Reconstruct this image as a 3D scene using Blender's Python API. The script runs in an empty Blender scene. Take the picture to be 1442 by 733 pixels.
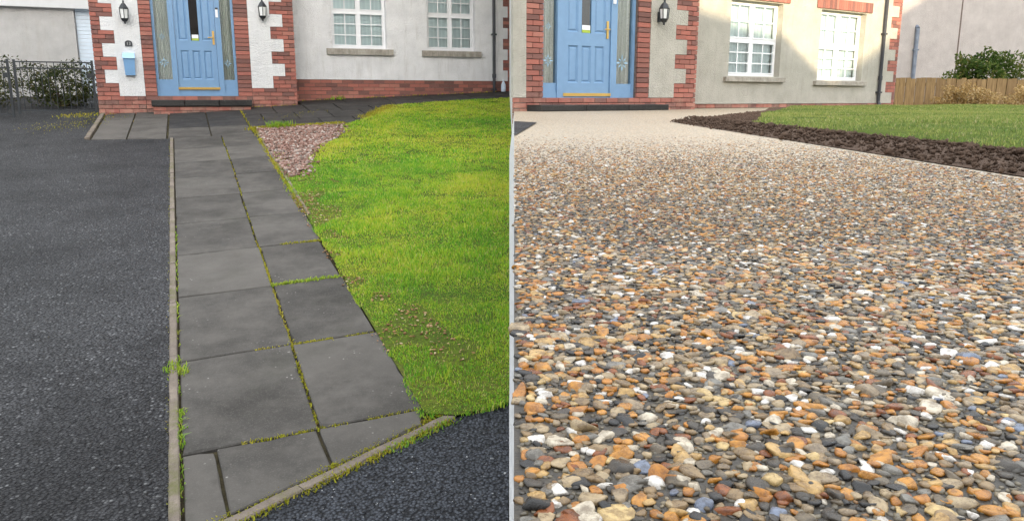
import bpy, bmesh, math, random
import numpy as np
from mathutils import Vector, Matrix

random.seed(7)
rng = np.random.default_rng(11)
scene = bpy.context.scene
COL = scene.collection

# ------------------------------------------------------------------ camera
cam_d = bpy.data.cameras.new('camera')
cam_d.lens = 1100.0 / 1442.0 * 36.0
cam_d.sensor_width = 36.0
cam_d.clip_start = 0.01
cam_d.clip_end = 900.0
cam = bpy.data.objects.new('camera', cam_d)
cam.location = (0, 0, 2.0)
cam.rotation_euler = (math.radians(90 - 11.635), 0, 0)
COL.objects.link(cam)
scene.camera = cam

# ------------------------------------------------------------------ light
SUN_AZ, SUN_EL = math.radians(6), math.radians(12)     # low winter sun from behind the camera
world = bpy.data.worlds.new('World')
scene.world = world
world.use_nodes = True
wn = world.node_tree
wn.nodes.clear()
sky = wn.nodes.new('ShaderNodeTexSky')
sky.sky_type = 'NISHITA'
sky.sun_disc = False
sky.sun_elevation = SUN_EL
sky.sun_rotation = math.pi - SUN_AZ
sky.air_density = 1.0
sky.dust_density = 3.0
sky.ozone_density = 0.6
hs = wn.nodes.new('ShaderNodeHueSaturation')
hs.inputs['Saturation'].default_value = 0.42
# thin high cloud: the overcast luminance law (zenith three times the horizon) laid over the clear sky
tcw = wn.nodes.new('ShaderNodeTexCoord')
sep = wn.nodes.new('ShaderNodeSeparateXYZ')
wn.links.new(tcw.outputs['Generated'], sep.inputs[0])
mr = wn.nodes.new('ShaderNodeMapRange')
mr.inputs['From Min'].default_value = 0.0
mr.inputs['From Max'].default_value = 1.0
mr.inputs['To Min'].default_value = 1.0 / 3.0
mr.inputs['To Max'].default_value = 1.0
wn.links.new(sep.outputs['Z'], mr.inputs['Value'])
cloud = wn.nodes.new('ShaderNodeVectorMath')
cloud.operation = 'SCALE'
cloud.inputs[0].default_value = (13.4, 13.9, 14.3)
wn.links.new(mr.outputs[0], cloud.inputs['Scale'])
mixw = wn.nodes.new('ShaderNodeMix')
mixw.data_type = 'RGBA'
mixw.inputs[0].default_value = 0.40
bg = wn.nodes.new('ShaderNodeBackground')
bg.inputs['Strength'].default_value = 0.15
wo = wn.nodes.new('ShaderNodeOutputWorld')
wn.links.new(sky.outputs[0], hs.inputs['Color'])
wn.links.new(hs.outputs[0], mixw.inputs[6])
wn.links.new(cloud.outputs[0], mixw.inputs[7])
wn.links.new(mixw.outputs[2], bg.inputs['Color'])
wn.links.new(bg.outputs[0], wo.inputs[0])

sun_d = bpy.data.lights.new('sun', 'SUN')
sun_d.energy = 2.5
sun_d.angle = math.radians(0.5)
sun_d.color = (1.0, 0.80, 0.52)
sun = bpy.data.objects.new('sun', sun_d)
S = Vector((math.sin(SUN_AZ) * math.cos(SUN_EL), -math.cos(SUN_AZ) * math.cos(SUN_EL), math.sin(SUN_EL)))
sun.rotation_euler = S.to_track_quat('Z', 'Y').to_euler()
sun.location = (0, -40, 30)
COL.objects.link(sun)

scene.view_settings.view_transform = 'Standard'
scene.view_settings.look = 'None'
scene.view_settings.exposure = 1.65
scene.view_settings.gamma = 1.0
scene.view_settings.use_curve_mapping = False

# ------------------------------------------------------------------ helpers
def tag(o, label=None, cat=None, group=None, kind=None):
    if label: o['label'] = label
    if cat: o['category'] = cat
    if group: o['group'] = group
    if kind: o['kind'] = kind
    return o

def empty(name, loc=(0, 0, 0), rz=0.0, parent=None):
    o = bpy.data.objects.new(name, None)
    COL.objects.link(o)
    o.location = loc
    o.rotation_euler = (0, 0, rz)
    o.empty_display_size = 0.2
    if parent: o.parent = parent
    return o

def add(name, mesh, mat=None, parent=None):
    if mat and not mesh.materials: mesh.materials.append(mat)
    o = bpy.data.objects.new(name, mesh)
    COL.objects.link(o)
    if parent: o.parent = parent
    return o

class MB:
    def __init__(s): s.v = []; s.f = []
    def quad(s, *p):
        n = len(s.v); s.v += [tuple(q) for q in p]; s.f.append(tuple(range(n, n + len(p)))); return s
    def box(s, x0, x1, y0, y1, z0, z1):
        n = len(s.v)
        s.v += [(x0,y0,z0),(x1,y0,z0),(x1,y1,z0),(x0,y1,z0),(x0,y0,z1),(x1,y0,z1),(x1,y1,z1),(x0,y1,z1)]
        s.f += [(n+3,n+2,n+1,n),(n+4,n+5,n+6,n+7),(n,n+1,n+5,n+4),(n+1,n+2,n+6,n+5),(n+2,n+3,n+7,n+6),(n+3,n,n+4,n+7)]
        return s
    def cbox(s, x0, x1, y0, y1, z0, z1, c):
        """box with a chamfered front (y0) face"""
        n = len(s.v)
        s.v += [(x0,y1,z0),(x1,y1,z0),(x1,y1,z1),(x0,y1,z1),
                (x0,y0+c,z0),(x1,y0+c,z0),(x1,y0+c,z1),(x0,y0+c,z1),
                (x0+c,y0,z0+c),(x1-c,y0,z0+c),(x1-c,y0,z1-c),(x0+c,y0,z1-c)]
        for a in range(4):
            b = (a + 1) % 4
            s.f += [(n+a, n+b, n+4+b, n+4+a), (n+4+a, n+4+b, n+8+b, n+8+a)]
        s.f.append((n+8, n+9, n+10, n+11)); s.f.append((n+3, n+2, n+1, n))
        return s
    def prism(s, poly, y0, y1):
        """poly in (x,z), counter-clockwise seen from the front (-y)"""
        n = len(s.v); k = len(poly)
        s.v += [(a, y0, b) for a, b in poly] + [(a, y1, b) for a, b in poly]
        s.f.append(tuple(range(n, n + k))); s.f.append(tuple(range(n + 2*k - 1, n + k - 1, -1)))
        for i in range(k):
            j = (i + 1) % k
            s.f.append((n + i, n + k + i, n + k + j, n + j))
        return s
    def slab(s, poly, z0, z1):
        """poly in (x,y) ccw from above, z0 / z1 numbers or functions"""
        n = len(s.v); k = len(poly)
        g = lambda z, a, b: z(a, b) if callable(z) else z
        s.v += [(a, b, g(z1, a, b)) for a, b in poly] + [(a, b, g(z0, a, b)) for a, b in poly]
        s.f.append(tuple(range(n, n + k))); s.f.append(tuple(range(n + 2*k - 1, n + k - 1, -1)))
        for i in range(k):
            j = (i + 1) % k
            s.f.append((n + i, n + k + i, n + k + j, n + j))
        return s
    def tube(s, a, b, r0, r1=None, k=8, caps=True):
        r1 = r0 if r1 is None else r1
        a = Vector(a); b = Vector(b); d = (b - a).normalized()
        x = d.orthogonal().normalized(); y = d.cross(x); n = len(s.v)
        for c, r in ((a, r0), (b, r1)):
            for i in range(k):
                t = 2 * math.pi * i / k
                s.v.append(tuple(c + x * (r * math.cos(t)) + y * (r * math.sin(t))))
        for i in range(k):
            j = (i + 1) % k
            s.f.append((n + i, n + j, n + k + j, n + k + i))
        if caps:
            s.f.append(tuple(range(n + k - 1, n - 1, -1))); s.f.append(tuple(range(n + k, n + 2*k)))
        return s
    def lathe(s, prof, cx, cy, k=12):
        n = len(s.v)
        for r, z in prof:
            for i in range(k):
                t = 2 * math.pi * (i + .5) / k
                s.v.append((cx + r * math.cos(t), cy + r * math.sin(t), z))
        for a in range(len(prof) - 1):
            for i in range(k):
                j = (i + 1) % k
                s.f.append((n + a*k + i, n + a*k + j, n + (a+1)*k + j, n + (a+1)*k + i))
        s.f.append(tuple(range(n + k - 1, n - 1, -1)))
        m = n + (len(prof) - 1) * k
        s.f.append(tuple(range(m, m + k)))
        return s
    def mesh(s, name, smooth=False):
        m = bpy.data.meshes.new(name)
        m.from_pydata(s.v, [], s.f)
        if smooth: m.polygons.foreach_set('use_smooth', [True] * len(m.polygons))
        m.update()
        return m
    def build(s, name, mat=None, parent=None, smooth=False):
        return add(name, s.mesh(name, smooth), mat, parent)

def np_mesh(name, V, F, smooth=False):
    """V (n,3) float, F (m,k) int, all faces k-gons"""
    m = bpy.data.meshes.new(name)
    k = F.shape[1]
    m.vertices.add(len(V)); m.vertices.foreach_set('co', V.astype(np.float32).ravel())
    m.loops.add(F.size); m.loops.foreach_set('vertex_index', F.astype(np.int32).ravel())
    m.polygons.add(len(F)); m.polygons.foreach_set('loop_start', np.arange(0, F.size, k, dtype=np.int32))
    if smooth: m.polygons.foreach_set('use_smooth', np.ones(len(F), dtype=bool))
    m.update(calc_edges=True)
    return m

def in_poly(px, py, poly):
    inside = np.zeros(len(px), bool); n = len(poly)
    for i in range(n):
        x0, y0 = poly[i]; x1, y1 = poly[(i + 1) % n]
        if y0 == y1: continue
        c = ((y0 > py) != (y1 > py)) & (px < (x1 - x0) * (py - y0) / (y1 - y0) + x0)
        inside ^= c
    return inside

# ------------------------------------------------------------------ materials
def lin(r, g, b):
    f = lambda c: (c / 255 / 12.92) if c / 255 <= 0.04045 else ((c / 255 + 0.055) / 1.055) ** 2.4
    return (f(r), f(g), f(b), 1.0)

class NT:
    def __init__(s, name, rough=0.6, spec=0.5, metallic=0.0):
        s.m = bpy.data.materials.new(name); s.m.use_nodes = True
        s.t = s.m.node_tree; s.b = s.t.nodes['Principled BSDF']
        s.b.inputs['Roughness'].default_value = rough
        s.b.inputs['Specular IOR Level'].default_value = spec
        s.b.inputs['Metallic'].default_value = metallic
        s._c = None
    def n(s, k, **kw):
        o = s.t.nodes.new(k)
        for a, v in kw.items(): setattr(o, a, v)
        return o
    def l(s, a, b): s.t.links.new(a, b)
    def co(s):
        if s._c is None:
            tc = s.n('ShaderNodeTexCoord'); oi = s.n('ShaderNodeObjectInfo')
            mu = s.n('ShaderNodeVectorMath', operation='SCALE'); mu.inputs[0].default_value = (37.0, 51.0, 23.0)
            s.l(oi.outputs['Random'], mu.inputs['Scale'])
            ad = s.n('ShaderNodeVectorMath', operation='ADD')
            s.l(tc.outputs['Object'], ad.inputs[0]); s.l(mu.outputs[0], ad.inputs[1])
            s._c = ad.outputs[0]
        return s._c
    def pos(s):
        return s.n('ShaderNodeNewGeometry').outputs['Position']
    def noise(s, scale, detail=4, rough=0.6, vec=None, stretch=None):
        o = s.n('ShaderNodeTexNoise'); o.inputs['Scale'].default_value = scale
        o.inputs['Detail'].default_value = detail; o.inputs['Roughness'].default_value = rough
        v = vec or s.co()
        if stretch:
            mp = s.n('ShaderNodeMapping'); mp.inputs['Scale'].default_value = stretch
            s.l(v, mp.inputs['Vector']); v = mp.outputs[0]
        s.l(v, o.inputs['Vector']); return o.outputs['Fac']
    def vor(s, scale, out='Distance', feat='F1', vec=None, rnd=1.0):
        o = s.n('ShaderNodeTexVoronoi', feature=feat); o.inputs['Scale'].default_value = scale
        o.inputs['Randomness'].default_value = rnd
        s.l(vec or s.co(), o.inputs['Vector']); return o.outputs[out]
    def ramp(s, fac, stops, interp='LINEAR'):
        o = s.n('ShaderNodeValToRGB'); r = o.color_ramp; r.interpolation = interp
        while len(r.elements) < len(stops): r.elements.new(0.5)
        for e, (p, c) in zip(r.elements, stops):
            e.position = p; e.color = c if len(c) == 4 else (*c, 1)
        s.l(fac, o.inputs[0]); return o.outputs[0]
    def mix(s, fac, a, b, blend='MIX'):
        o = s.n('ShaderNodeMix', data_type='RGBA', blend_type=blend)
        for sock, v in ((o.inputs[0], fac), (o.inputs[6], a), (o.inputs[7], b)):
            if hasattr(v, 'is_linked') or isinstance(v, bpy.types.NodeSocket): s.l(v, sock)
            else: sock.default_value = v
        return o.outputs[2]
    def math(s, op, a, b=0.0):
        o = s.n('ShaderNodeMath', operation=op)
        for sock, v in ((o.inputs[0], a), (o.inputs[1], b)):
            if isinstance(v, bpy.types.NodeSocket): s.l(v, sock)
            else: sock.default_value = v
        return o.outputs[0]
    def rnd(s):
        """one random value per piece: joined pieces by island, single ones by object"""
        a = s.n('ShaderNodeNewGeometry').outputs['Random Per Island']
        b = s.n('ShaderNodeObjectInfo').outputs['Random']
        return s.math('FRACT', s.math('ADD', a, b))
    def col(s, c):
        if isinstance(c, bpy.types.NodeSocket): s.l(c, s.b.inputs['Base Color'])
        else: s.b.inputs['Base Color'].default_value = c
        return s
    def bump(s, h, strength=0.3, dist=0.01):
        o = s.n('ShaderNodeBump'); o.inputs['Strength'].default_value = strength; o.inputs['Distance'].default_value = dist
        s.l(h, o.inputs['Height']); s.l(o.outputs[0], s.b.inputs['Normal']); return s
    def rough(s, v): s.l(v, s.b.inputs['Roughness']); return s

M = {}
def simple(name, c, rough=0.5, metallic=0.0, spec=0.5, var=0.12, bscale=60, bump=0.08):
    t = NT(name, rough, spec, metallic)
    n = t.noise(7, 5)
    d = tuple(x * (1 - var) for x in c[:3]) + (1,); u = tuple(min(1, x * (1 + var)) for x in c[:3]) + (1,)
    t.col(t.ramp(n, [(0.3, d), (0.7, u)]))
    if bump: t.bump(t.noise(bscale, 3), bump, 0.004)
    M[name] = t.m
    return t.m

# brick
t = NT('brick', 0.85, 0.25)
r = t.rnd()
base = t.ramp(r, [(0.0, (0.115, 0.055, 0.052)), (0.14, (0.30, 0.098, 0.078)), (0.30, (0.25, 0.092, 0.074)), (0.44, (0.36, 0.115, 0.088)),
                  (0.56, (0.155, 0.072, 0.066)), (0.68, (0.37, 0.145, 0.112)), (0.80, (0.21, 0.08, 0.066)), (0.92, (0.32, 0.105, 0.085))], 'CONSTANT')
n1 = t.noise(22, 6, 0.7)
c = t.mix(t.ramp(n1, [(0.35, (0, 0, 0)), (0.75, (0.55, 0.55, 0.55))]), base, (0.42, 0.22, 0.17, 1))
c = t.mix(t.ramp(t.noise(5, 5, 0.65), [(0.56, (0, 0, 0)), (0.72, (0.35, 0.35, 0.35))]), c, (0.10, 0.06, 0.055, 1))
# pale salts low on the wall, where rain splashes
z = t.n('ShaderNodeSeparateXYZ'); t.l(t.pos(), z.inputs[0])
low = t.n('ShaderNodeMapRange'); low.inputs[1].default_value = 2.15; low.inputs[2].default_value = 1.75
t.l(z.outputs[2], low.inputs[0])
sp = t.math('MULTIPLY', low.outputs[0], t.ramp(t.noise(4.0, 6, 0.7, vec=t.pos()), [(0.42, (0, 0, 0)), (0.68, (0.6, 0.6, 0.6))]))
c = t.mix(sp, c, (0.52, 0.36, 0.27, 1))
t.col(c).bump(t.noise(90, 5, 0.7), 0.5, 0.004); M['brick'] = t.m

t = NT('mortar', 0.95, 0.1); t.col(t.ramp(t.noise(40), [(0.3, (0.10, 0.075, 0.065)), (0.7, (0.19, 0.15, 0.13))])).bump(t.noise(150), 0.4, 0.004); M['mortar'] = t.m

# roughcast render
def roughcast(name, a, b, stain=(0.36, 0.33, 0.28, 1), amount=0.35):
    t = NT(name, 0.9, 0.2)
    c = t.ramp(t.noise(3.5, 6, 0.6), [(0.3, a), (0.7, b)])
    st = t.noise(2.2, 6, 0.75, stretch=(3.5, 3.5, 0.5))
    c = t.mix(t.ramp(st, [(0.52, (0, 0, 0)), (0.78, (amount,) * 3)]), c, stain)
    c = t.mix(t.ramp(t.vor(85), [(0.0, (0.42,) * 3), (0.28, (0, 0, 0))]), c, (0.36, 0.33, 0.30, 1))
    t.col(c)
    h = t.math('ADD', t.math('MULTIPLY', t.vor(70), -0.7), t.noise(45, 4, 0.7))
    t.bump(h, 0.85, 0.014)
    M[name] = t.m
roughcast('render_white', (0.69, 0.69, 0.70), (0.82, 0.82, 0.83), amount=0.42)
roughcast('render_smooth', (0.66, 0.66, 0.66), (0.78, 0.78, 0.78), amount=0.25)
roughcast('render_cream', (0.385, 0.368, 0.318), (0.485, 0.465, 0.41), stain=(0.25, 0.22, 0.19, 1), amount=0.45)
roughcast('render_grey', (0.40, 0.365, 0.345), (0.48, 0.445, 0.42), stain=(0.3, 0.27, 0.25, 1))
roughcast('garage_grey', (0.44, 0.435, 0.425), (0.54, 0.53, 0.52))

simple('blue_paint', (0.172, 0.30, 0.475, 1), 0.27, var=0.05, bscale=30, bump=0.03)
simple('blue_box', (0.17, 0.33, 0.55, 1), 0.35, var=0.05, bump=0.02)
simple('box_lid', (0.36, 0.58, 0.82, 1), 0.3, var=0.04, bump=0.02)
simple('gold', (0.62, 0.40, 0.12, 1), 0.3, metallic=0.85, var=0.08, bump=0.02)
simple('silver', (0.6, 0.6, 0.58, 1), 0.3, metallic=0.9, bump=0.0)
simple('black_metal', (0.022, 0.026, 0.03, 1), 0.45, var=0.3, bump=0.1)
simple('pipe_black', (0.035, 0.037, 0.045, 1), 0.4, var=0.3, bump=0.04)
simple('pipe_blue', (0.16, 0.19, 0.24, 1), 0.4, var=0.2, bump=0.02)
simple('upvc', (0.80, 0.81, 0.83, 1), 0.3, var=0.02, bump=0.0)
simple('sticker_white', (0.8, 0.82, 0.84, 1), 0.5, var=0.03, bump=0)
simple('sticker_green', (0.36, 0.48, 0.05, 1), 0.5, var=0.1, bump=0)
simple('etched', (0.34, 0.54, 0.70, 1), 0.8, var=0.08, bump=0)
simple('milk_glass', (0.74, 0.75, 0.74, 1), 0.25, var=0.04, bump=0)
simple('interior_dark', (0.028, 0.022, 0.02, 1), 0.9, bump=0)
simple('plate_print', (0.42, 0.42, 0.42, 1), 0.6, var=0.05, bump=0)
simple('garage_door', (0.64, 0.74, 0.84, 1), 0.4, var=0.04, bump=0.03)
simple('fascia', (0.56, 0.57, 0.58, 1), 0.45, var=0.05, bump=0)
simple('bottle_plastic', (0.6, 0.7, 0.82, 1), 0.3, var=0.1, bump=0)
simple('header_brick', (0.40, 0.12, 0.07, 1), 0.8, var=0.2, bump=0.3)
simple('roof_tile', (0.09, 0.075, 0.07, 1), 0.8, var=0.3, bump=0.3)
simple('dark_glass', (0.03, 0.04, 0.05, 1), 0.08, var=0.2, bump=0)

t = NT('blind', 0.75, 0.2)
sx = t.n('ShaderNodeSeparateXYZ'); t.l(t.co(), sx.inputs[0])
wv = t.math('SINE', t.math('MULTIPLY', sx.outputs[0], 70.0))
t.col(t.ramp(wv, [(0.0, (0.66, 0.77, 0.80)), (0.7, (0.71, 0.82, 0.845)), (1.0, (0.73, 0.84, 0.86))])); M['blind'] = t.m
t = NT('curtain', 0.9, 0.1)
sx = t.n('ShaderNodeSeparateXYZ'); t.l(t.co(), sx.inputs[0])
wv = t.math('SINE', t.math('ADD', t.math('MULTIPLY', sx.outputs[0], 62.0), t.math('MULTIPLY', t.noise(2.5, 2, stretch=(1, 1, 0.3)), 1.4)))
lace = t.vor(38)
c = t.ramp(wv, [(0.0, (0.66, 0.68, 0.63)), (0.6, (0.78, 0.79, 0.74)), (1.0, (0.84, 0.84, 0.80))])
c = t.mix(t.ramp(lace, [(0.2, (0.35,) * 3), (0.5, (0,) * 3)]), c, (0.30, 0.32, 0.29, 1))
t.col(t.mix(t.ramp(t.noise(2.2, 2, stretch=(2, 2, 0.4)), [(0.45, (0,) * 3), (0.65, (0.6,) * 3)]), c, (0.40, 0.43, 0.38, 1)))
t.bump(wv, 0.3, 0.02); M['curtain'] = t.m

# clear glass: a thin reflecting sheet
m = bpy.data.materials.new('glass'); m.use_nodes = True; nt = m.node_tree; nt.nodes.clear()
tr = nt.nodes.new('ShaderNodeBsdfTransparent'); tr.inputs[0].default_value = (0.93, 0.97, 0.97, 1)
gl = nt.nodes.new('ShaderNodeBsdfGlossy'); gl.inputs['Roughness'].default_value = 0.03
lw = nt.nodes.new('ShaderNodeFresnel'); lw.inputs['IOR'].default_value = 1.7
mx = nt.nodes.new('ShaderNodeMixShader'); out = nt.nodes.new('ShaderNodeOutputMaterial')
mu = nt.nodes.new('ShaderNodeMath'); mu.operation = 'MULTIPLY'; mu.inputs[1].default_value = 1.6
nt.links.new(lw.outputs[0], mu.inputs[0]); nt.links.new(mu.outputs[0], mx.inputs[0])
nt.links.new(tr.outputs[0], mx.inputs[1]); nt.links.new(gl.outputs[0], mx.inputs[2]); nt.links.new(mx.outputs[0], out.inputs[0])
M['glass'] = m

# stone sill / kerb / slabs
t = NT('sill_stone', 0.85, 0.25)
c = t.ramp(t.noise(9, 6, 0.7), [(0.3, (0.24, 0.215, 0.18)), (0.7, (0.44, 0.41, 0.36))])
c = t.mix(t.ramp(t.noise(5, 5, 0.7, stretch=(6, 1, 0.7)), [(0.5, (0, 0, 0)), (0.75, (0.6, 0.6, 0.6))]), c, (0.11, 0.10, 0.085, 1))
t.col(c).bump(t.noise(80), 0.3, 0.004); M['sill_stone'] = t.m

t = NT('kerb_concrete', 0.9, 0.2)
c = t.ramp(t.noise(6, 6, 0.7), [(0.3, (0.12, 0.097, 0.078)), (0.7, (0.26, 0.215, 0.172))])
c = t.mix(t.ramp(t.vor(140, 'Color'), [(0.0, (0.4,) * 3), (1.0, (0, 0, 0))]), c, (0.12, 0.10, 0.09, 1))
c = t.mix(t.ramp(t.noise(3.1, 5, 0.75), [(0.5, (0, 0, 0)), (0.66, (0.7, 0.7, 0.7))]), c, (0.10, 0.105, 0.03, 1))
t.col(c).bump(t.math('ADD', t.noise(120, 4), t.vor(150)), 0.5, 0.006); M['kerb_concrete'] = t.m

def slab_mat(name, lo, hi, wet):
    t = NT(name, wet, 0.16)
    r = t.rnd()
    c = t.ramp(t.noise(3.4, 8, 0.72), [(0.30, lo), (0.70, hi)])
    c = t.mix(t.ramp(r, [(0, (0.0,) * 3), (1, (0.55,) * 3)]), c, tuple(x * 1.25 for x in hi) + (1,))
    c = t.mix(t.ramp(t.noise(1.1, 5, 0.7), [(0.48, (0,) * 3), (0.62, (0.5,) * 3)]), c, tuple(x * 0.75 for x in lo) + (1,))
    sp = t.vor(190, 'Color')
    c = t.mix(t.ramp(sp, [(0.0, (0.6,) * 3), (0.3, (0, 0, 0)), (0.8, (0, 0, 0)), (1.0, (0.6,) * 3)]), c, (0.12, 0.112, 0.10, 1))
    # lichen spots and a few scuffs
    li = t.math('MULTIPLY', t.ramp(t.vor(26), [(0.10, (1,) * 3), (0.17, (0,) * 3)]), t.ramp(t.noise(2.6, 3), [(0.56, (0,) * 3), (0.66, (0.8,) * 3)]))
    c = t.mix(li, c, (0.30, 0.28, 0.26, 1))
    ms = t.ramp(t.noise(1.3, 5, 0.7, vec=t.pos()), [(0.55, (0,) * 3), (0.75, (0.4,) * 3)])
    c = t.mix(ms, c, (0.036, 0.038, 0.026, 1))
    t.col(c)
    h = t.math('ADD', t.noise(260, 3), t.math('MULTIPLY', t.noise(6, 4), 0.6))
    t.bump(h, 0.35, 0.004)
    t.rough(t.ramp(t.noise(3, 5), [(0.3, (wet - 0.12,) * 3), (0.7, (wet + 0.12,) * 3)]))
    M[name] = t.m
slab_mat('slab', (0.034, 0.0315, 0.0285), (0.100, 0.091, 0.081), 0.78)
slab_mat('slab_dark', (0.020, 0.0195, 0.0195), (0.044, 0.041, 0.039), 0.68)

def asphalt(name, scale, lo, hi, chip):
    t = NT(name, 0.8, 0.12)
    v = t.vor(scale, 'Color'); d = t.vor(scale); v2 = t.vor(scale * 0.45, 'Color'); d2 = t.vor(scale * 0.45)
    c = t.ramp(v, [(0.0, lo), (0.45, hi), (0.8, tuple(x * 1.9 for x in hi)), (1.0, chip)])
    big = t.math('MULTIPLY', t.ramp(v2, [(0.55, (0,) * 3), (0.62, (1,) * 3)]), t.ramp(d2, [(0.30, (1,) * 3), (0.42, (0,) * 3)]))
    c = t.mix(t.math('MULTIPLY', big, 0.75), c, (*[x * 2.0 for x in hi], 1))
    c = t.mix(t.ramp(t.noise(0.9, 6, 0.7), [(0.40, (0, 0, 0)), (0.62, (0.6, 0.6, 0.6))]), c, (*lo, 1))
    c = t.mix(t.ramp(t.noise(0.5, 5, 0.75, vec=t.pos()), [(0.48, (0, 0, 0)), (0.66, (0.4, 0.4, 0.4))]), c, (*[x * 2.1 for x in hi], 1))
    c = t.mix(t.ramp(d, [(0.35, (0, 0, 0)), (0.7, (0.85, 0.85, 0.85))]), c, (0.006, 0.006, 0.007, 1))
    h = t.math('ADD', t.math('MULTIPLY', d, -1.0), t.math('MULTIPLY', big, 0.8))
    t.col(c).bump(h, 1.0, 0.014)
    t.rough(t.ramp(v, [(0.0, (0.40,) * 3), (1.0, (0.8,) * 3)]))
    M[name] = t.m
asphalt('asphalt', 66, (0.011, 0.011, 0.0115), (0.050, 0.050, 0.0525), (0.36, 0.36, 0.36))
asphalt('asphalt_road', 70, (0.028, 0.031, 0.037), (0.050, 0.054, 0.063), (0.085, 0.09, 0.10))

t = NT('joint_soil', 0.95, 0.1)
c = t.ramp(t.noise(8, 5, 0.7), [(0.35, (0.022, 0.018, 0.012)), (0.6, (0.06, 0.05, 0.028)), (0.75, (0.10, 0.12, 0.02))])
t.col(c).bump(t.noise(60), 0.6, 0.01); M['joint_soil'] = t.m

t = NT('lawn_base', 0.95, 0.1)
c = t.ramp(t.noise(1.2, 5, 0.65), [(0.32, (0.05, 0.10, 0.012)), (0.6, (0.11, 0.15, 0.016)), (0.75, (0.17, 0.15, 0.045))])
c = t.mix(t.ramp(t.noise(35, 4), [(0.4, (0,) * 3), (0.65, (0.7,) * 3)]), c, (0.05, 0.045, 0.018, 1))
t.col(c).bump(t.noise(40, 5), 0.9, 0.03); M['lawn_base'] = t.m

def grass_mat(name, stops, straw):
    t = NT(name, 0.6, 0.12)
    p = t.pos()
    big = t.math('ADD', t.math('MULTIPLY', t.noise(0.55, 4, 0.6, vec=p), 0.75), t.math('MULTIPLY', t.noise(3.2, 5, 0.7, vec=p), 0.36))
    r = t.rnd()
    f = t.math('ADD', big, t.math('MULTIPLY', t.math('SUBTRACT', r, 0.5), 0.30))
    c = t.ramp(f, stops)
    c = t.mix(t.ramp(r, [(0.86, (0,) * 3), (0.99, (0.85,) * 3)]), c, straw)
    t.col(c)
    t.b.inputs['Subsurface Weight'].default_value = 0.0
    tl = t.n('ShaderNodeBsdfTranslucent'); t.l(c, tl.inputs[0])
    mx = t.n('ShaderNodeMixShader'); mx.inputs[0].default_value = 0.3
    o = t.t.nodes['Material Output']
    t.l(t.b.outputs[0], mx.inputs[1]); t.l(tl.outputs[0], mx.inputs[2]); t.l(mx.outputs[0], o.inputs[0])
    M[name] = t.m
grass_mat('grass', [(0.34, (0.085, 0.29, 0.03)), (0.47, (0.20, 0.44, 0.035)), (0.575, (0.40, 0.53, 0.04)), (0.70, (0.60, 0.57, 0.08))], (0.58, 0.50, 0.24, 1))
grass_mat('grass_after', [(0.36, (0.12, 0.19, 0.05)), (0.5, (0.20, 0.27, 0.065)), (0.66, (0.33, 0.35, 0.10))], (0.46, 0.40, 0.22, 1))
grass_mat('moss', [(0.36, (0.20, 0.20, 0.02)), (0.5, (0.34, 0.34, 0.025)), (0.66, (0.42, 0.36, 0.05))], (0.26, 0.16, 0.05, 1))
grass_mat('weed', [(0.36, (0.12, 0.26, 0.03)), (0.5, (0.22, 0.38, 0.04)), (0.66, (0.36, 0.44, 0.05))], (0.3, 0.24, 0.08, 1))
grass_mat('leaves_dark', [(0.36, (0.03, 0.045, 0.015)), (0.5, (0.055, 0.07, 0.02)), (0.66, (0.09, 0.09, 0.03))], (0.13, 0.10, 0.05, 1))
grass_mat('leaves_green', [(0.36, (0.035, 0.07, 0.012)), (0.5, (0.07, 0.11, 0.02)), (0.66, (0.13, 0.15, 0.03))], (0.2, 0.17, 0.06, 1))
grass_mat('leaves_gold', [(0.36, (0.26, 0.17, 0.06)), (0.5, (0.40, 0.27, 0.11)), (0.66, (0.55, 0.40, 0.2))], (0.5, 0.42, 0.28, 1))

t = NT('red_chips', 0.8, 0.3)
t.col(t.ramp(t.rnd(), [(0, (0.20, 0.105, 0.08)), (0.3, (0.29, 0.175, 0.14)), (0.5, (0.13, 0.08, 0.062)), (0.65, (0.36, 0.26, 0.215)), (0.85, (0.22, 0.18, 0.155)), (0.95, (0.5, 0.44, 0.39))], 'CONSTANT')).bump(t.noise(90), 0.3, 0.004); M['red_chips'] = t.m
t = NT('road_chips', 0.5, 0.4)
t.col(t.ramp(t.rnd(), [(0, (0.02, 0.02, 0.022)), (0.5, (0.05, 0.05, 0.055)), (0.66, (0.16, 0.165, 0.175)), (0.85, (0.36, 0.36, 0.37))], 'CONSTANT')); M['road_chips'] = t.m

t = NT('soil', 0.95, 0.15)
t.col(t.ramp(t.noise(14, 6, 0.7), [(0.3, (0.06, 0.038, 0.026)), (0.7, (0.185, 0.122, 0.088))])).bump(t.noise(35, 6, 0.75), 1.0, 0.03); M['soil'] = t.m

PAL = [(0.0, (0.27, 0.20, 0.12)), (0.09, (0.42, 0.17, 0.024)), (0.19, (0.13, 0.10, 0.064)), (0.28, (0.46, 0.29, 0.105)), (0.36, (0.052, 0.042, 0.031)),
       (0.43, (0.48, 0.215, 0.034)), (0.52, (0.54, 0.47, 0.36)), (0.585, (0.22, 0.066, 0.014)), (0.65, (0.17, 0.158, 0.135)), (0.71, (0.36, 0.27, 0.155)),
       (0.79, (0.018, 0.016, 0.015)), (0.85, (0.68, 0.65, 0.60)), (0.90, (0.24, 0.16, 0.078)), (0.97, (0.17, 0.20, 0.27)), (0.98, (0.52, 0.37, 0.16))]
t = NT('pebble', 0.3, 0.38)
c = t.ramp(t.rnd(), PAL, 'CONSTANT')
v = t.noise(150, 5, 0.7, vec=t.pos())
c = t.mix(t.ramp(v, [(0.36, (0.7,) * 3), (0.62, (0,) * 3)]), c, (0.14, 0.09, 0.05, 1), 'MULTIPLY')
t.col(c).bump(t.noise(420, 5, 0.75, vec=t.pos()), 0.45, 0.0015)
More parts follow.
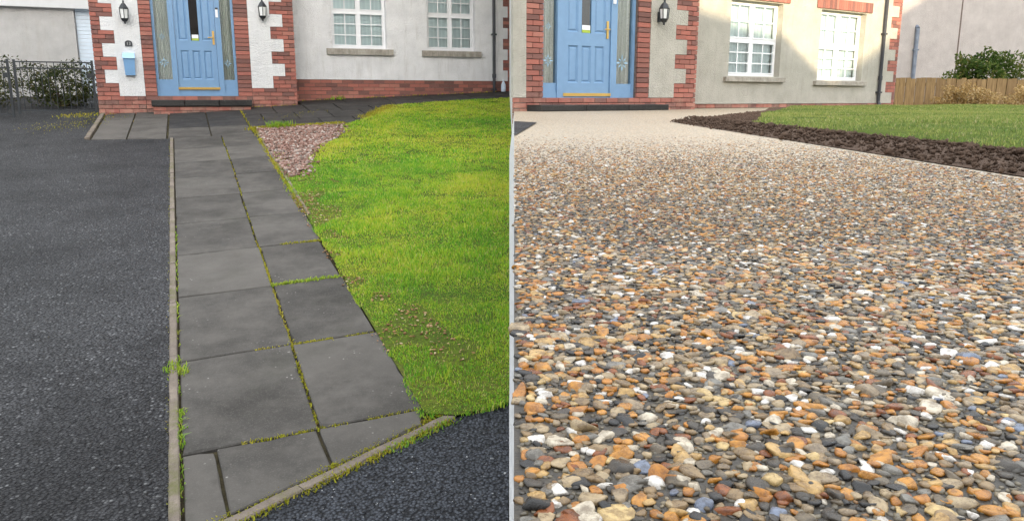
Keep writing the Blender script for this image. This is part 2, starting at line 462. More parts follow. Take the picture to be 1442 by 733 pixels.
t.rough(t.ramp(v, [(0.3, (0.16,) * 3), (0.7, (0.42,) * 3)])); t.b.inputs['Coat Weight'].default_value = 0.05; t.b.inputs['Coat Roughness'].default_value = 0.18; M['pebble'] = t.m
t = NT('grit', 0.35, 0.5)
t.col(t.ramp(t.rnd(), [(0, (0.085, 0.070, 0.046)), (0.25, (0.035, 0.029, 0.021)), (0.45, (0.13, 0.108, 0.072)), (0.66, (0.018, 0.015, 0.012)), (0.80, (0.18, 0.145, 0.092)), (0.92, (0.19, 0.095, 0.03)), (0.965, (0.36, 0.32, 0.26))], 'CONSTANT')); M['grit'] = t.m

t = NT('resin_matrix', 0.45, 0.5); t.col(t.ramp(t.noise(300, 5, 0.7, vec=t.pos()), [(0.35, (0.016, 0.013, 0.010)), (0.65, (0.055, 0.045, 0.031))])).bump(t.noise(500, 4, vec=t.pos()), 0.6, 0.002); M['resin_matrix'] = t.m
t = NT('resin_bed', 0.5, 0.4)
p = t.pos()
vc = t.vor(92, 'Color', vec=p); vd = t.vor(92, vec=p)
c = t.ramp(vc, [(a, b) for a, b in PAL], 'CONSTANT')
c = t.mix(0.6, c, (0.52, 0.455, 0.35, 1))  # cream mixed in paints the pale glancing sky gloss of the distant drive
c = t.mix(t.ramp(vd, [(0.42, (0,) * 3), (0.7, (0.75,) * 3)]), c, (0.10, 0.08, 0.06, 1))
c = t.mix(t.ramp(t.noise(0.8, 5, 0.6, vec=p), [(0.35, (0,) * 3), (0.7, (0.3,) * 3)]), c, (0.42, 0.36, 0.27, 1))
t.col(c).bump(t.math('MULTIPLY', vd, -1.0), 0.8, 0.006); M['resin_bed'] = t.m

t = NT('timber', 0.8, 0.25)
c = t.ramp(t.noise(6, 5, 0.65, stretch=(7, 7, 0.6)), [(0.3, (0.16, 0.10, 0.045)), (0.7, (0.36, 0.25, 0.12))])
t.col(t.mix(t.ramp(t.rnd(), [(0, (0,) * 3), (1, (0.45,) * 3)]), c, (0.13, 0.08, 0.04, 1))).bump(t.noise(30, 4, stretch=(8, 8, 0.5)), 0.3, 0.005); M['timber'] = t.m
t = NT('bark', 0.9, 0.1); t.col((0.07, 0.05, 0.035, 1)); M['bark'] = t.m
t = NT('earth', 0.95, 0.1); t.col(t.ramp(t.noise(0.4, 5), [(0.3, (0.06, 0.06, 0.05)), (0.7, (0.11, 0.10, 0.085))])); M['earth'] = t.m

# ------------------------------------------------------------------ frames of reference
SL = 0.1191017                                  # the front garden on the left climbs towards its house
TH = math.radians(22.3)
UL = Vector((math.cos(TH), math.sin(TH), 0)); PL = Vector((-math.sin(TH), math.cos(TH), 0))
OL = Vector((-7.55406, 14.54699, 1.73257))      # foot of the porch corner
def GL(u, p, h=0.0):
    q = OL + UL * u + PL * p
    return (q.x, q.y, SL * q.y + h)
def up_of(x, y):
    d = Vector((x - OL.x, y - OL.y, 0)); return d.dot(UL), d.dot(PL)
TR = math.radians(34.0)
UR = Vector((math.cos(TR), math.sin(TR), 0)); PR = Vector((-math.sin(TR), math.cos(TR), 0))
OR = Vector((0.0, 11.0, 1.8364))
SR = 0.0024
def ZR(x, y): return 1.81 + SR * y
EDGE = 3.0 / 1123.0                             # left edge of the raised drive: x = EDGE * y

# ------------------------------------------------------------------ ground sheets
b = MB()
xs = [-300, -40, -20, 0.6, 20, 40, 300]; ys = [-300, -60, -4, 22, 60, 300]
zf = lambda x, y: (SL * max(-4, min(22, y)) - 0.03) if x < 0.5 else (1.55 if y > -4 else SL * -4 - 0.03)
for i in range(len(xs) - 1):
    for j in range(len(ys) - 1):
        xa, xb, ya, yb = xs[i], xs[i+1], ys[j], ys[j+1]
        zz = lambda x, y: (SL * max(-4, min(22, y)) - 0.03) if x < 0.5 else SL * max(-4, min(22, y)) * 0.4 - 0.3
        b.quad((xa, ya, zz(xa, ya)), (xb, ya, zz(xb, ya)), (xb, yb, zz(xb, yb)), (xa, yb, zz(xa, yb)))
tag(b.build('ground', M['earth']), kind='structure')

def gl_sheet(name, poly, h, mat, kind='structure', label=None, cat=None):
    b = MB(); b.quad(*[GL(u, p, h) for u, p in poly]); o = b.build(name, mat)
    return tag(o, label, cat, kind=kind)

# kerb line along the road: passes through (1.523,-13.25) and (2.544,-12.81) in garden coordinates
KA, KB = (-0.6, -14.16), (2.60, -12.79)
gl_sheet('driveway', [(-6.0, -16.5), (-0.9, -14.29), (1.284, -13.35), (1.220, -3.36), (0.08, -3.0), (0.08, 0.05), (-0.05, 4.2), (-6.0, 4.2)], 0.0, M['asphalt'])
b = MB(); b.quad(*[GL(-9, -17.8, -0.008), GL(9.5, -23, -0.008), GL(9.5, -12.0, -0.008), GL(2.9, -12.72, -0.008), GL(2.6, -12.79, -0.008), GL(-0.6, -14.16, -0.008), GL(-9, -17.7, -0.008)])
# the road sheet ends at the raised drive
road = MB()
road.quad((-12, -4, SL * -4 - .012), (EDGE * -4 - .02, -4, SL * -4 - .012), (-0.013, 3.84, SL * 3.84 - .012), GL(2.62, -12.79, -.012), GL(-0.6, -14.16, -.012), GL(-6.0, -16.5, -.012))
tag(road.build('road', M['asphalt_road']), kind='structure')

# loose chippings in the road surface
def lumps(n, sub):
    bm = bmesh.new(); bmesh.ops.create_icosphere(bm, subdivisions=sub, radius=1.0)
    V = np.array([v.co[:] for v in bm.verts]); F = np.array([[v.index for v in f.verts] for f in bm.faces]); bm.free()
    return V, F
ICO1 = lumps(0, 1); ICO2 = lumps(0, 2)
def scatter_lumps(name, pos, size, flat, mat, base=ICO1, jag=0.16, smooth=False, tilt=0.25, parent=None, aspect=0.72):
    V, F = base; n = len(pos); k = len(V)
    r = 1 + jag * rng.standard_normal((n, k, 1)).clip(-1.6, 1.6)
    P = V[None] * r * np.stack([size, size * aspect, size * flat], 1)[:, None, :]
    tx = rng.normal(0, tilt, n); ca, sa = np.cos(tx), np.sin(tx)
    y = P[..., 1] * ca[:, None] - P[..., 2] * sa[:, None]; z = P[..., 1] * sa[:, None] + P[..., 2] * ca[:, None]
    P[..., 1] = y; P[..., 2] = z
    a = rng.uniform(0, 2 * np.pi, n); ca, sa = np.cos(a), np.sin(a)
    x = P[..., 0] * ca[:, None] - P[..., 1] * sa[:, None]; y = P[..., 0] * sa[:, None] + P[..., 1] * ca[:, None]
    P[..., 0] = x; P[..., 1] = y
    P += pos[:, None, :]
    FF = (F[None] + (np.arange(n) * k)[:, None, None]).reshape(-1, 3)
    return add(name, np_mesh(name, P.reshape(-1, 3), FF, smooth), mat, parent)

n = 3600
X = rng.uniform(-3.2, -0.02, n); Y = rng.uniform(1.2, 3.9, n)
uu = (X - OL.x) * UL.x + (Y - OL.y) * UL.y; pp = (X - OL.x) * PL.x + (Y - OL.y) * PL.y
kl = KA[1] + (uu - KA[0]) * (KB[1] - KA[1]) / (KB[0] - KA[0])
ok = (pp < np.minimum(kl, -12.83) - 0.06) & (X < EDGE * Y - 0.03)
X, Y = X[ok], Y[ok]
sz = rng.gamma(3.0, 0.0011, len(X)) + 0.0014
o = scatter_lumps('road_chippings', np.stack([X, Y, SL * Y - 0.011], 1), sz, 0.5, M['road_chips'], smooth=False)
tag(o, 'small grey and white stone chippings set in the wet looking road', 'chippings', kind='stuff')

# ------------------------------------------------------------------ garden path of slabs
path = MB()
path.quad(*[GL(u, p, -0.022) for u, p in [(0.06, -3.02), (1.2, -3.4), (1.2, -13.42), (2.62, -12.83), (2.5, -3.2), (5.2, -2.4), (5.5, -0.8), (8.4, -0.5), (8.4, 0.72), (0.06, 0.2)]])
path = tag(path.build('garden_path', M['joint_soil']), kind='structure')
def slab(poly, h=0.0, mat='slab', th=0.05, rnd=0.004, parent=None, name='slab'):
    j = [random.uniform(-rnd, rnd) for _ in poly]
    b = MB(); n0 = len(poly); c = 0.005
    cu = sum(u for u, p in poly) / n0; cp = sum(p for u, p in poly) / n0
    pts = []
    for i in range(n0):
        (ua, pa), (ub, pb_) = poly[i], poly[(i + 1) % n0]; ja, jb = j[i], j[(i + 1) % n0]
        n = max(2, int(math.hypot(ub - ua, pb_ - pa) / .07))
        for q in range(n):
            t_ = q / n; pts.append((ua + (ub - ua) * t_, pa + (pb_ - pa) * t_, ja + (jb - ja) * t_, q == 0))
    k = len(pts); top, rim, bot = [], [], []
    for (u, p, z, cor) in pts:
        d = Vector((cu - u, cp - p)); L = d.length; d.normalize()
        w = random.uniform(0, .0035); chip = (random.random() < (.20 if cor else .05)) * random.uniform(.006, .022)
        top.append(GL(u + d.x * (c * 1.4 + w + chip), p + d.y * (c * 1.4 + w + chip), h + z))
        rim.append(GL(u + d.x * (w + chip * .4), p + d.y * (w + chip * .4), h + z - .005 - chip * .4)); bot.append(GL(u, p, h - th))
    b.v = top + rim + bot
    b.f = [tuple(range(k))] + [(i, k + i, k + (i + 1) % k, (i + 1) % k) for i in range(k)] + [(k + i, 2*k + i, 2*k + (i + 1) % k, k + (i + 1) % k) for i in range(k)]
    return b.build(name, M[mat], parent or path)
rows = [-12.655, -11.60, -10.495, -9.482, -8.46, -7.40, -6.37, -5.35, -4.33, -3.32]
g = 0.0055
ul = lambda p: 1.333 - 0.0066 * (p + 12.65)            # left edge of the slabs, just inside the edging
for i in range(len(rows) - 1):
    m = 1.955 + 0.008 * math.sin(i * 1.3); e = 2.468 + 0.012 * math.cos(i * 1.7)
    p0, p1 = rows[i] + g, rows[i+1] - g
    slab([(ul(p0), p0), (m - .006, p0), (m - .006, p1), (ul(p1), p1)])
    slab([(m + .007, p0), (e, p0), (e, p1), (m + .007, p1)])
# the cut row against the kerb
def kl_at(u): return KA[1] + (u - KA[0]) * (KB[1] - KA[1]) / (KB[0] - KA[0]) + 0.055
slab([(1.34, kl_at(1.34)), (1.50, kl_at(1.50)), (1.470, -12.655 - g), (1.335, -12.655 - g)])
slab([(1.512, kl_at(1.512)), (1.952, kl_at(1.952)), (1.938, -12.655 - g), (1.482, -12.655 - g)])
slab([(1.966, kl_at(1.966)), (2.43, kl_at(2.43)), (2.462, -12.655 - g), (1.952, -12.655 - g)])
# landing before the step
for (u0, u1) in ((0.12, 0.60), (0.62, 1.16)):
    slab([(u0, -2.95 - 0.33 * (u0 - .1) + g), (u1, -2.95 - 0.33 * (u1 - .1) + g), (u1, -0.95), (u0, -0.9)])
    slab([(u0, -0.9 + 2*g), (u1, -0.95 + 2*g), (u1, -0.02), (u0, -0.02)])
for i, (p0, p1) in enumerate(((-3.32, -2.30), (-2.30, -1.32), (-1.32, -0.36))):
    for (u0, u1) in ((1.19, 1.80), (1.815, 2.42)):
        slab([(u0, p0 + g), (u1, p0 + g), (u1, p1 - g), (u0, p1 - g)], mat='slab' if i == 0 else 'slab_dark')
for i, (p0, p1) in enumerate(((-2.85, -1.95), (-1.95, -1.05), (-1.05, -0.02))):
    k = 0
    u = 2.44 + (0.3 if i % 2 else 0)
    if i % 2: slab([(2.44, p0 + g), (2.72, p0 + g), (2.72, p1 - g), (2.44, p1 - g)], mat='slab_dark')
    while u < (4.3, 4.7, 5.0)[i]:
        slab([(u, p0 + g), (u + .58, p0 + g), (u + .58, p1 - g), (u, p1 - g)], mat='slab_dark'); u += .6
u = 3.62
while u < 8.2:
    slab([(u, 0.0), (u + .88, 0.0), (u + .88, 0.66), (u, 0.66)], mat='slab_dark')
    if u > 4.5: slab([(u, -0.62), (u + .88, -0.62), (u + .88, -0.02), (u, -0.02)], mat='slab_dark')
    u += .9

# concrete edging, one length after another
def edging(name, u0, p0, u1, p1, width, h0, h1, n, label):
    root = MB()
    d = Vector((u1 - u0, p1 - p0)); L = d.length; d.normalize(); q = Vector((-d.y, d.x)) * width / 2
    e = empty(name, GL(u0, p0))
    tag(e, label, 'kerb')
    for i in range(n):
        a = L * i / n + 0.003; c = L * (i + 1) / n - 0.003
        A = Vector((u0, p0)) + d * a; B = Vector((u0, p0)) + d * c
        b = MB(); dh = random.uniform(-.004, .004)
        def pt(w, s, h):
            g_ = GL(w.x + q.x * s, w.y + q.y * s, h); o = e.location; return (g_[0]-o.x, g_[1]-o.y, g_[2]-o.z)
        ns = max(3, int((c - a) / .10)); wob = h1 if h1 < .02 else .012
        jit = lambda k: random.uniform(-k, k)
        for r_ in range(ns + 1):
            w = A + (B - A) * (r_ / ns); ch = .006 + (random.random() < .25) * random.uniform(0, .010)
            e1, e2, z1, z2 = jit(.06), jit(.06), jit(.0025), jit(.0025)
            b.v += [pt(w, -1 + e1, h0), pt(w, -1 + e1, h1 - ch + dh + z1), pt(w, -.74 + e1, h1 + dh + z1), pt(w, .74 + e2, h1 + dh + z2), pt(w, 1 + e2, h1 - ch + dh + z2), pt(w, 1 + e2, h0)]
        for r_ in range(ns):
            o6 = r_ * 6
            b.f += [(o6 + j, o6 + j + 1, o6 + 7 + j, o6 + 6 + j) for j in range(5)]
        b.f += [(5, 4, 3, 2, 1, 0), tuple(ns * 6 + j for j in range(6))]
        b.build('edging_stone', M['kerb_concrete'], e)
    return e
edging('path_edging', 1.303, -13.34, 1.238, -3.34, 0.045, -0.08, 0.012, 11, 'long narrow concrete edging strip between asphalt drive and slab path')
edging('landing_edging', 0.06, -2.95, 0.06, -0.05, 0.07, -0.08, 0.03, 3, 'short pale concrete edging at the left of the landing slabs')
edging('road_kerb', KA[0], KA[1] + .02, KB[0], KB[1] + .02, 0.058, -0.1, 0.000, 4, 'weathered mossy concrete kerb running diagonally along the road')
edging('lawn_edging', 2.505, -8.6, 2.49, -3.05, 0.035, -0.08, 0.012, 6, 'thin buried edging strip between slab path and lawn')

# ------------------------------------------------------------------ lawn, chip bed, moss, weeds
LAWN = [(2.472, -12.72), (2.62, -12.80), (2.92, -12.78), (8.33, -0.45), (5.2, -0.78), (4.95, -1.2), (4.45, -2.3), (3.9, -2.95), (3.75, -3.5), (3.1, -5.0), (2.68, -6.7), (2.48, -6.9)]
BED = [(2.44, -2.93), (3.9, -2.95), (3.75, -3.7), (3.1, -5.15), (2.72, -6.8), (2.50, -6.75)]
gl_sheet('lawn', LAWN, 0.004, M['lawn_base'])
gl_sheet('chip_bed', BED, 0.0, M['joint_soil'])

def grass_mesh(name, X, Y, Z, H, W, mat, lean=0.5, parent=None):
    n = len(X); a = rng.uniform(0, 2 * np.pi, n); dx, dy = np.cos(a), np.sin(a)
    l = rng.normal(0, lean, n); la = rng.uniform(0, 2 * np.pi, n)
    lx, ly = np.cos(la) * l * H, np.sin(la) * l * H
    P = np.zeros((n, 5, 3))
    P[:, 0] = np.stack([X - dx * W, Y - dy * W, Z], 1); P[:, 1] = np.stack([X + dx * W, Y + dy * W, Z], 1)
    P[:, 2] = np.stack([X + lx * .35 + dx * W * .8, Y + ly * .35 + dy * W * .8, Z + H * .6], 1)
    P[:, 3] = np.stack([X + lx * .35 - dx * W * .8, Y + ly * .35 - dy * W * .8, Z + H * .6], 1)
    P[:, 4] = np.stack([X + lx, Y + ly, Z + H * (1 - .25 * np.abs(l).clip(0, 1.5))], 1)
    i = np.arange(n)[:, None] * 5
    F = np.concatenate([i + np.array([[0, 1, 2]]), i + np.array([[0, 2, 3]]), i + np.array([[3, 2, 4]])], 0)
    return add(name, np_mesh(name, P.reshape(-1, 3), F), mat, parent)

def vnoise(x, y, s, seed=0):
    r = np.random.default_rng(seed); G = r.random((64, 64))
    x = x * s; y = y * s; xi = np.floor(x).astype(int); yi = np.floor(y).astype(int); fx = x - xi; fy = y - yi
    fx = fx * fx * (3 - 2 * fx); fy = fy * fy * (3 - 2 * fy)
    g = lambda a, b: G[a % 64, b % 64]
    return (g(xi, yi) * (1 - fx) + g(xi + 1, yi) * fx) * (1 - fy) + (g(xi, yi + 1) * (1 - fx) + g(xi + 1, yi + 1) * fx) * fy

LX = [GL(u, p)[:2] for u, p in LAWN]
def lawn_points(n, y0, y1):
    X = rng.uniform(-5, 0, n); Y = rng.uniform(y0, y1, n)
    uu = (X - OL.x) * UL.x + (Y - OL.y) * UL.y; pp = (X - OL.x) * PL.x + (Y - OL.y) * PL.y
    w = 0.045 * (vnoise(X, Y, 4, 3) - .5) * 2
    ok = in_poly(uu + w, pp + w, LAWN) & (X < EDGE * Y - 0.012 * Y / 3)
    # bald, leaf-strewn strip beside the path
    bald = (uu < 2.60 + 0.45 * vnoise(X, Y, 2, 5)) & (vnoise(X, Y, 3.2, 8) < 0.45) & (pp < -7)
    ok &= ~(bald & (rng.random(n) < 0.86))
    ok &= ~((vnoise(X, Y, 6.5, 18) < 0.24) & (rng.random(n) < 0.6))
    return X[ok], Y[ok]
GX, GY, GH, GW = [], [], [], []
for n, y0, y1, h, w in ((210000, 3.2, 6.2, .023, .0019), (200000, 6.2, 10, .026, .0027), (160000, 10, 18.5, .028, .0045)):
    X, Y = lawn_points(n, y0, y1)
    GX.append(X); GY.append(Y)
    tuft = 0.5 + 1.1 * vnoise(X, Y, 2.4, 21) ** 2 + .5 * vnoise(X, Y, 9, 22) ** 2
    GH.append(h * tuft * rng.uniform(.6, 1.3, len(X))); GW.append(w * rng.uniform(.7, 1.3, len(X)))
GX, GY, GH, GW = map(np.concatenate, (GX, GY, GH, GW))
o = grass_mesh('grass', GX, GY, SL * GY, GH, GW, M['grass'], 0.62)
tag(o, 'bright yellow green grass of the sloping front lawn', 'grass', kind='stuff')

# fallen leaves and straw on the bald strip
X = rng.uniform(-3.2, 0, 14000); Y = rng.uniform(3.3, 9.5, 14000)
uu = (X - OL.x) * UL.x + (Y - OL.y) * UL.y; pp = (X - OL.x) * PL.x + (Y - OL.y) * PL.y
ok = (uu > 2.43) & (uu < 2.58 + 0.45 * vnoise(X, Y, 2, 5)) & (vnoise(X, Y, 3.2, 8) < 0.48) & (pp > -12.7)
X, Y = X[ok], Y[ok]
t = NT('dead_leaf', 0.8, 0.2); t.col(t.ramp(t.rnd(), [(0, (0.30, 0.16, 0.08)), (0.4, (0.42, 0.28, 0.15)), (0.7, (0.22, 0.11, 0.06)), (0.9, (0.5, 0.4, 0.25))], 'CONSTANT')); M['dead_leaf'] = t.m
o = scatter_lumps('leaf_litter', np.stack([X, Y, SL * Y + rng.uniform(.006, .02, len(X))], 1), rng.uniform(.004, .014, len(X)), 0.25, M['dead_leaf'], jag=.25, tilt=.6)
tag(o, 'brown dead leaves and straw along the lawn edge', 'leaf litter', kind='stuff')

# red stone chips
n = 9000
uu = rng.uniform(2.4, 4.0, n); pp = rng.uniform(-6.9, -2.9, n)
ok = in_poly(uu + .05 * rng.standard_normal(n), pp + .06 * rng.standard_normal(n), BED) & (uu > 2.5)
uu, pp = uu[ok], pp[ok]
X = OL.x + UL.x * uu + PL.x * pp; Y = OL.y + UL.y * uu + PL.y * pp
o = scatter_lumps('red_chip_bed', np.stack([X, Y, SL * Y + .008 + rng.uniform(0, .02, len(X))], 1), rng.uniform(.012, .03, len(X)), 0.6, M['red_chips'], jag=.2, tilt=.5)
tag(o, 'bed of broken reddish stone chips beside the slab path', 'stone chips', kind='stuff')

# moss and weeds in joints: short blades along lines (u0,p0,u1,p1,count,spread,height,kind)
lines = [(1.955, -12.6, 1.955, -9.2, 1100, .005, .003, 0), (1.955, -9.2, 1.955, -3.4, 500, .006, .002, 0), (1.96, -10.495, 2.46, -10.495, 700, .014, .020, 1), (1.96, -11.6, 2.2, -11.6, 220, .007, .004, 0), (2.3, -11.6, 2.46, -11.6, 90, .007, .004, 0),
         (1.75, -11.6, 1.95, -11.6, 60, .01, .008, 0), (1.6, -12.655, 2.1, -12.655, 300, .008, .005, 0), (2.2, -12.655, 2.46, -12.655, 110, .008, .004, 0), (2.15, -9.48, 2.46, -9.48, 260, .012, .012, 0),
         (1.275, -13.3, 1.212, -3.5, 420, .006, .006, 0), (1.33, -13.3, 1.30, -8.5, 300, .006, .012, 1), (1.33, -11.78, 1.28, -11.62, 220, .025, .03, 1), (1.33, -12.6, 1.33, -12.2, 140, .01, .02, 1),
         (-0.3, -14.055, 2.58, -12.815, 3000, .014, .003, 0), (-0.3, -13.975, 2.58, -12.735, 3400, .014, .003, 0), (2.2, -12.98, 2.6, -12.82, 200, .02, .008, 1),
         (2.44, -2.9, 3.9, -2.9, 2600, .05, .045, 2), (2.47, -8.5, 2.47, -3.0, 1800, .018, .022, 0), (2.5, -7.6, 2.58, -5.2, 900, .04, .03, 1),
         (2.75, -2.88, 3.0, -2.86, 500, .07, .10, 1), (2.44, -2.8, 2.44, -.1, 160, .012, .014, 0), (2.5, -.02, 3.5, -.02, 120, .015, .02, 0),
         (3.7, .62, 8.2, .62, 260, .02, .03, 0), (4.3, .6, 4.6, .6, 70, .03, .08, 1), (2.7, -1.9, 3.6, -1.2, 90, .12, .01, 0), (3.4, -1.2, 3.9, -1.0, 60, .10, .01, 0),
         (4.4, -2.35, 5.2, -.9, 900, .07, .05, 0), (-0.6, 0.0, 0.0, -0.05, 300, .15, .03, 0), (-0.7, -1.6, 0.0, -.6, 500, .3, .012, 0)]
acc = {0: [], 1: [], 2: []}
for (u0, p0, u1, p1, cnt, sp, h, kd) in lines:
    s = rng.uniform(0, 1, cnt)
    cl = np.abs(np.sin(s * 17 + u0 * 9)) * vnoise(s * 40, s * 0 + u0 + p0, 1, 31)
    keep = rng.random(cnt) < (0.25 + 1.1 * cl) if kd != 2 else np.ones(cnt, bool)
    s = s[keep]
    uu = u0 + (u1 - u0) * s + rng.normal(0, sp, len(s)); pp = p0 + (p1 - p0) * s + rng.normal(0, sp, len(s))
    acc[0 if kd == 2 else kd].append(np.stack([uu, pp, h * rng.uniform(.5, 1.4, len(s))], 1))
for kd, nm, mt, lab in ((0, 'moss', 'moss', 'yellow green moss growing in the joints between slabs and kerbs'), (1, 'weeds', 'weed', 'small green weeds sprouting from the paving joints')):
    A = np.concatenate(acc[kd]); X = OL.x + UL.x * A[:, 0] + PL.x * A[:, 1]; Y = OL.y + UL.y * A[:, 0] + PL.y * A[:, 1]
    o = grass_mesh(nm, X, Y, SL * Y - .012, A[:, 2] + .014, .0026 + .0004 * Y, M[mt], 0.7)
    tag(o, lab, nm, kind='stuff')

# ------------------------------------------------------------------ house builder
UNIT_BRICK = MB().cbox(0, 1, 0, 1, 0, 1, 0.035).mesh('brick')
UNIT_BRICK.materials.append(M['brick'])
BL, PITCH = 0.225, 0.0775

def course_bricks(out, intervals, k, v0, w, pitch=PITCH, stagger=True, depth=0.03):
    z0 = v0 + k * pitch + 0.005; z1 = v0 + (k + 1) * pitch - 0.005
    for (a, b_) in intervals:
        x = a; first = (BL / 2 if (stagger and k % 2) else BL)
        e = x + first
        while x < b_ - 0.02:
            e = min(e, b_)
            if b_ - e < 0.05: e = b_
            out.append((x + 0.004, e - 0.004, z0, z1, w, depth)); x = e; e = x + BL
def finish_bricks(root, lst, vis):
    """nearest visible bricks are parts of their own, the rest one joined part"""
    big = [q for q in lst if vis(q)]
    big.sort(key=lambda q: -(q[1] - q[0]))
    one = big[:300]; ids = set(id(q) for q in one)
    for (a, c, z0, z1, w, d) in one:
        o = bpy.data.objects.new('brick', UNIT_BRICK); COL.objects.link(o); o.parent = root
        o.location = (a, w + random.uniform(-.0015, .0015), z0); o.scale = (c - a, d, z1 - z0)
    rest = MB()
    for q in lst:
        if id(q) in ids: continue
        a, c, z0, z1, w, d = q
        rest.cbox(a, c, w + random.uniform(-.0015, .0015), w + d, z0, z1, 0.003)
    if rest.v:
        tag(rest.build('remaining_bricks', M['brick'], root), kind='stuff')

def wall_holes(u0, u1, v0, v1, w0, w1, holes):
    """solid wall slab with rectangular openings (u0,u1,v0,v1)"""
    us = sorted(set([u0, u1] + [h[0] for h in holes] + [h[1] for h in holes]))
    vs = sorted(set([v0, v1] + [h[2] for h in holes] + [h[3] for h in holes]))
    us = [x for x in us if u0 <= x <= u1]; vs = [x for x in vs if v0 <= x <= v1]
    def solid(i, j):
        if i < 0 or j < 0 or i >= len(us) - 1 or j >= len(vs) - 1: return False
        cx = (us[i] + us[i+1]) / 2; cz = (vs[j] + vs[j+1]) / 2
        return not any(h[0] < cx < h[1] and h[2] < cz < h[3] for h in holes)
    b = MB()
    for i in range(len(us) - 1):
        for j in range(len(vs) - 1):
            if not solid(i, j): continue
            a, c, d, e = us[i], us[i+1], vs[j], vs[j+1]
            b.quad((a, w0, d), (c, w0, d), (c, w0, e), (a, w0, e)); b.quad((c, w1, d), (a, w1, d), (a, w1, e), (c, w1, e))
            if not solid(i-1, j): b.quad((a, w1, d), (a, w0, d), (a, w0, e), (a, w1, e))
            if not solid(i+1, j): b.quad((c, w0, d), (c, w1, d), (c, w1, e), (c, w0, e))
            if not solid(i, j-1): b.quad((a, w1, d), (c, w1, d), (c, w0, d), (a, w0, d))
            if not solid(i, j+1): b.quad((a, w0, e), (c, w0, e), (c, w1, e), (a, w1, e))
    return b

def frame_bars(u0, u1, v0, v1, w0, w1, t):
    b = MB()
    b.box(u0, u0 + t, w0, w1, v0, v1).box(u1 - t, u1, w0, w1, v0, v1)
    b.box(u0 + t, u1 - t, w0, w1, v0, v0 + t).box(u0 + t, u1 - t, w0, w1, v1 - t, v1)
    return b

def make_window(root, u0, u1, v0, v1, vt, w, sill_lip=0.13, sill_h=0.13, lift=0.0):
    """uPVC casement window: outer frame, mullion, transom, four lights with glazing bars, blind, stone sill"""
    um = (u0 + u1) / 2
    f = frame_bars(u0, u1, v0, v1, w, w + .06, .045)
    f.box(um - .028, um + .028, w - .004, w + .06, v0 + .045, v1 - .045)
    f.box(u0 + .045, um - .028, w - .002, w + .06, vt - .028, vt + .028).box(um + .028, u1 - .045, w - .002, w + .06, vt - .028, vt + .028)
    win = f.build('window', M['upvc'], root)
    for (a, c) in ((u0 + .045, um - .028), (um + .028, u1 - .045)):
        for (d, e, nb) in ((v0 + .045, vt - .028, 2), (vt + .028, v1 - .045, 1)):
            frame_bars(a, c, d, e, w - .012, w + .03, .024).build('casement', M['upvc'], win)
            MB().quad((a + .022, w + .012, d + .022), (c - .022, w + .012, d + .022), (c - .022, w + .012, e - .022), (a + .022, w + .012, e - .022)).build('pane', M['glass'], win)
            x = (a + c) / 2
            MB().box(x - .011, x + .011, w - .002, w + .006, d + .024, e - .024).build('glazing_bar', M['upvc'], win)
            for q in range(nb):
                z = d + (e - d) * (q + 1) / (nb + 1)
                MB().box(a + .024, c - .024, w - .0015, w + .0055, z - .010, z + .010).build('glazing_bar', M['upvc'], win)
    # vertical blind: hanging vanes
    bl = MB(); nv = int((u1 - u0 - .1) / .075)
    for i in range(nv):
        x = u0 + .05 + (u1 - u0 - .1) * i / nv; s = (u1 - u0 - .1) / nv
        bl.quad((x, w + .075, v0 + .02), (x + s * 1.04, w + .079, v0 + .02), (x + s * 1.04, w + .079, v1 - .02), (x, w + .075, v1 - .02))
    bl.build('blind', M['blind'], win)
    s = MB().prism([(u0 - sill_lip, v0 - sill_h - .01), (u1 + sill_lip, v0 - sill_h - .01), (u1 + sill_lip, v0 - .02), (u0 - sill_lip, v0 - .02)], w - .19, w + .02)
    s.build('sill', M['sill_stone'], win)
    MB().box(u0 - .02, u1 + .02, w - .035, w + .02, v0 - .022, v0 - .002).build('sill_trim', M['upvc'], win)
    return win

def snow(b, cx, cz, r, w):
    """etched flower of eight petals"""
    for i in range(8):
        a = math.pi * i / 4; rr = r if i % 2 == 0 else r * .8
        d = Vector((math.cos(a), math.sin(a))); q = Vector((-d.y, d.x))
        p = [d * rr * .18, d * rr * .62 + q * rr * .11, d * rr, d * rr * .62 - q * rr * .11]
        b.quad(*[(cx + x.x, w, cz + x.y) for x in p])

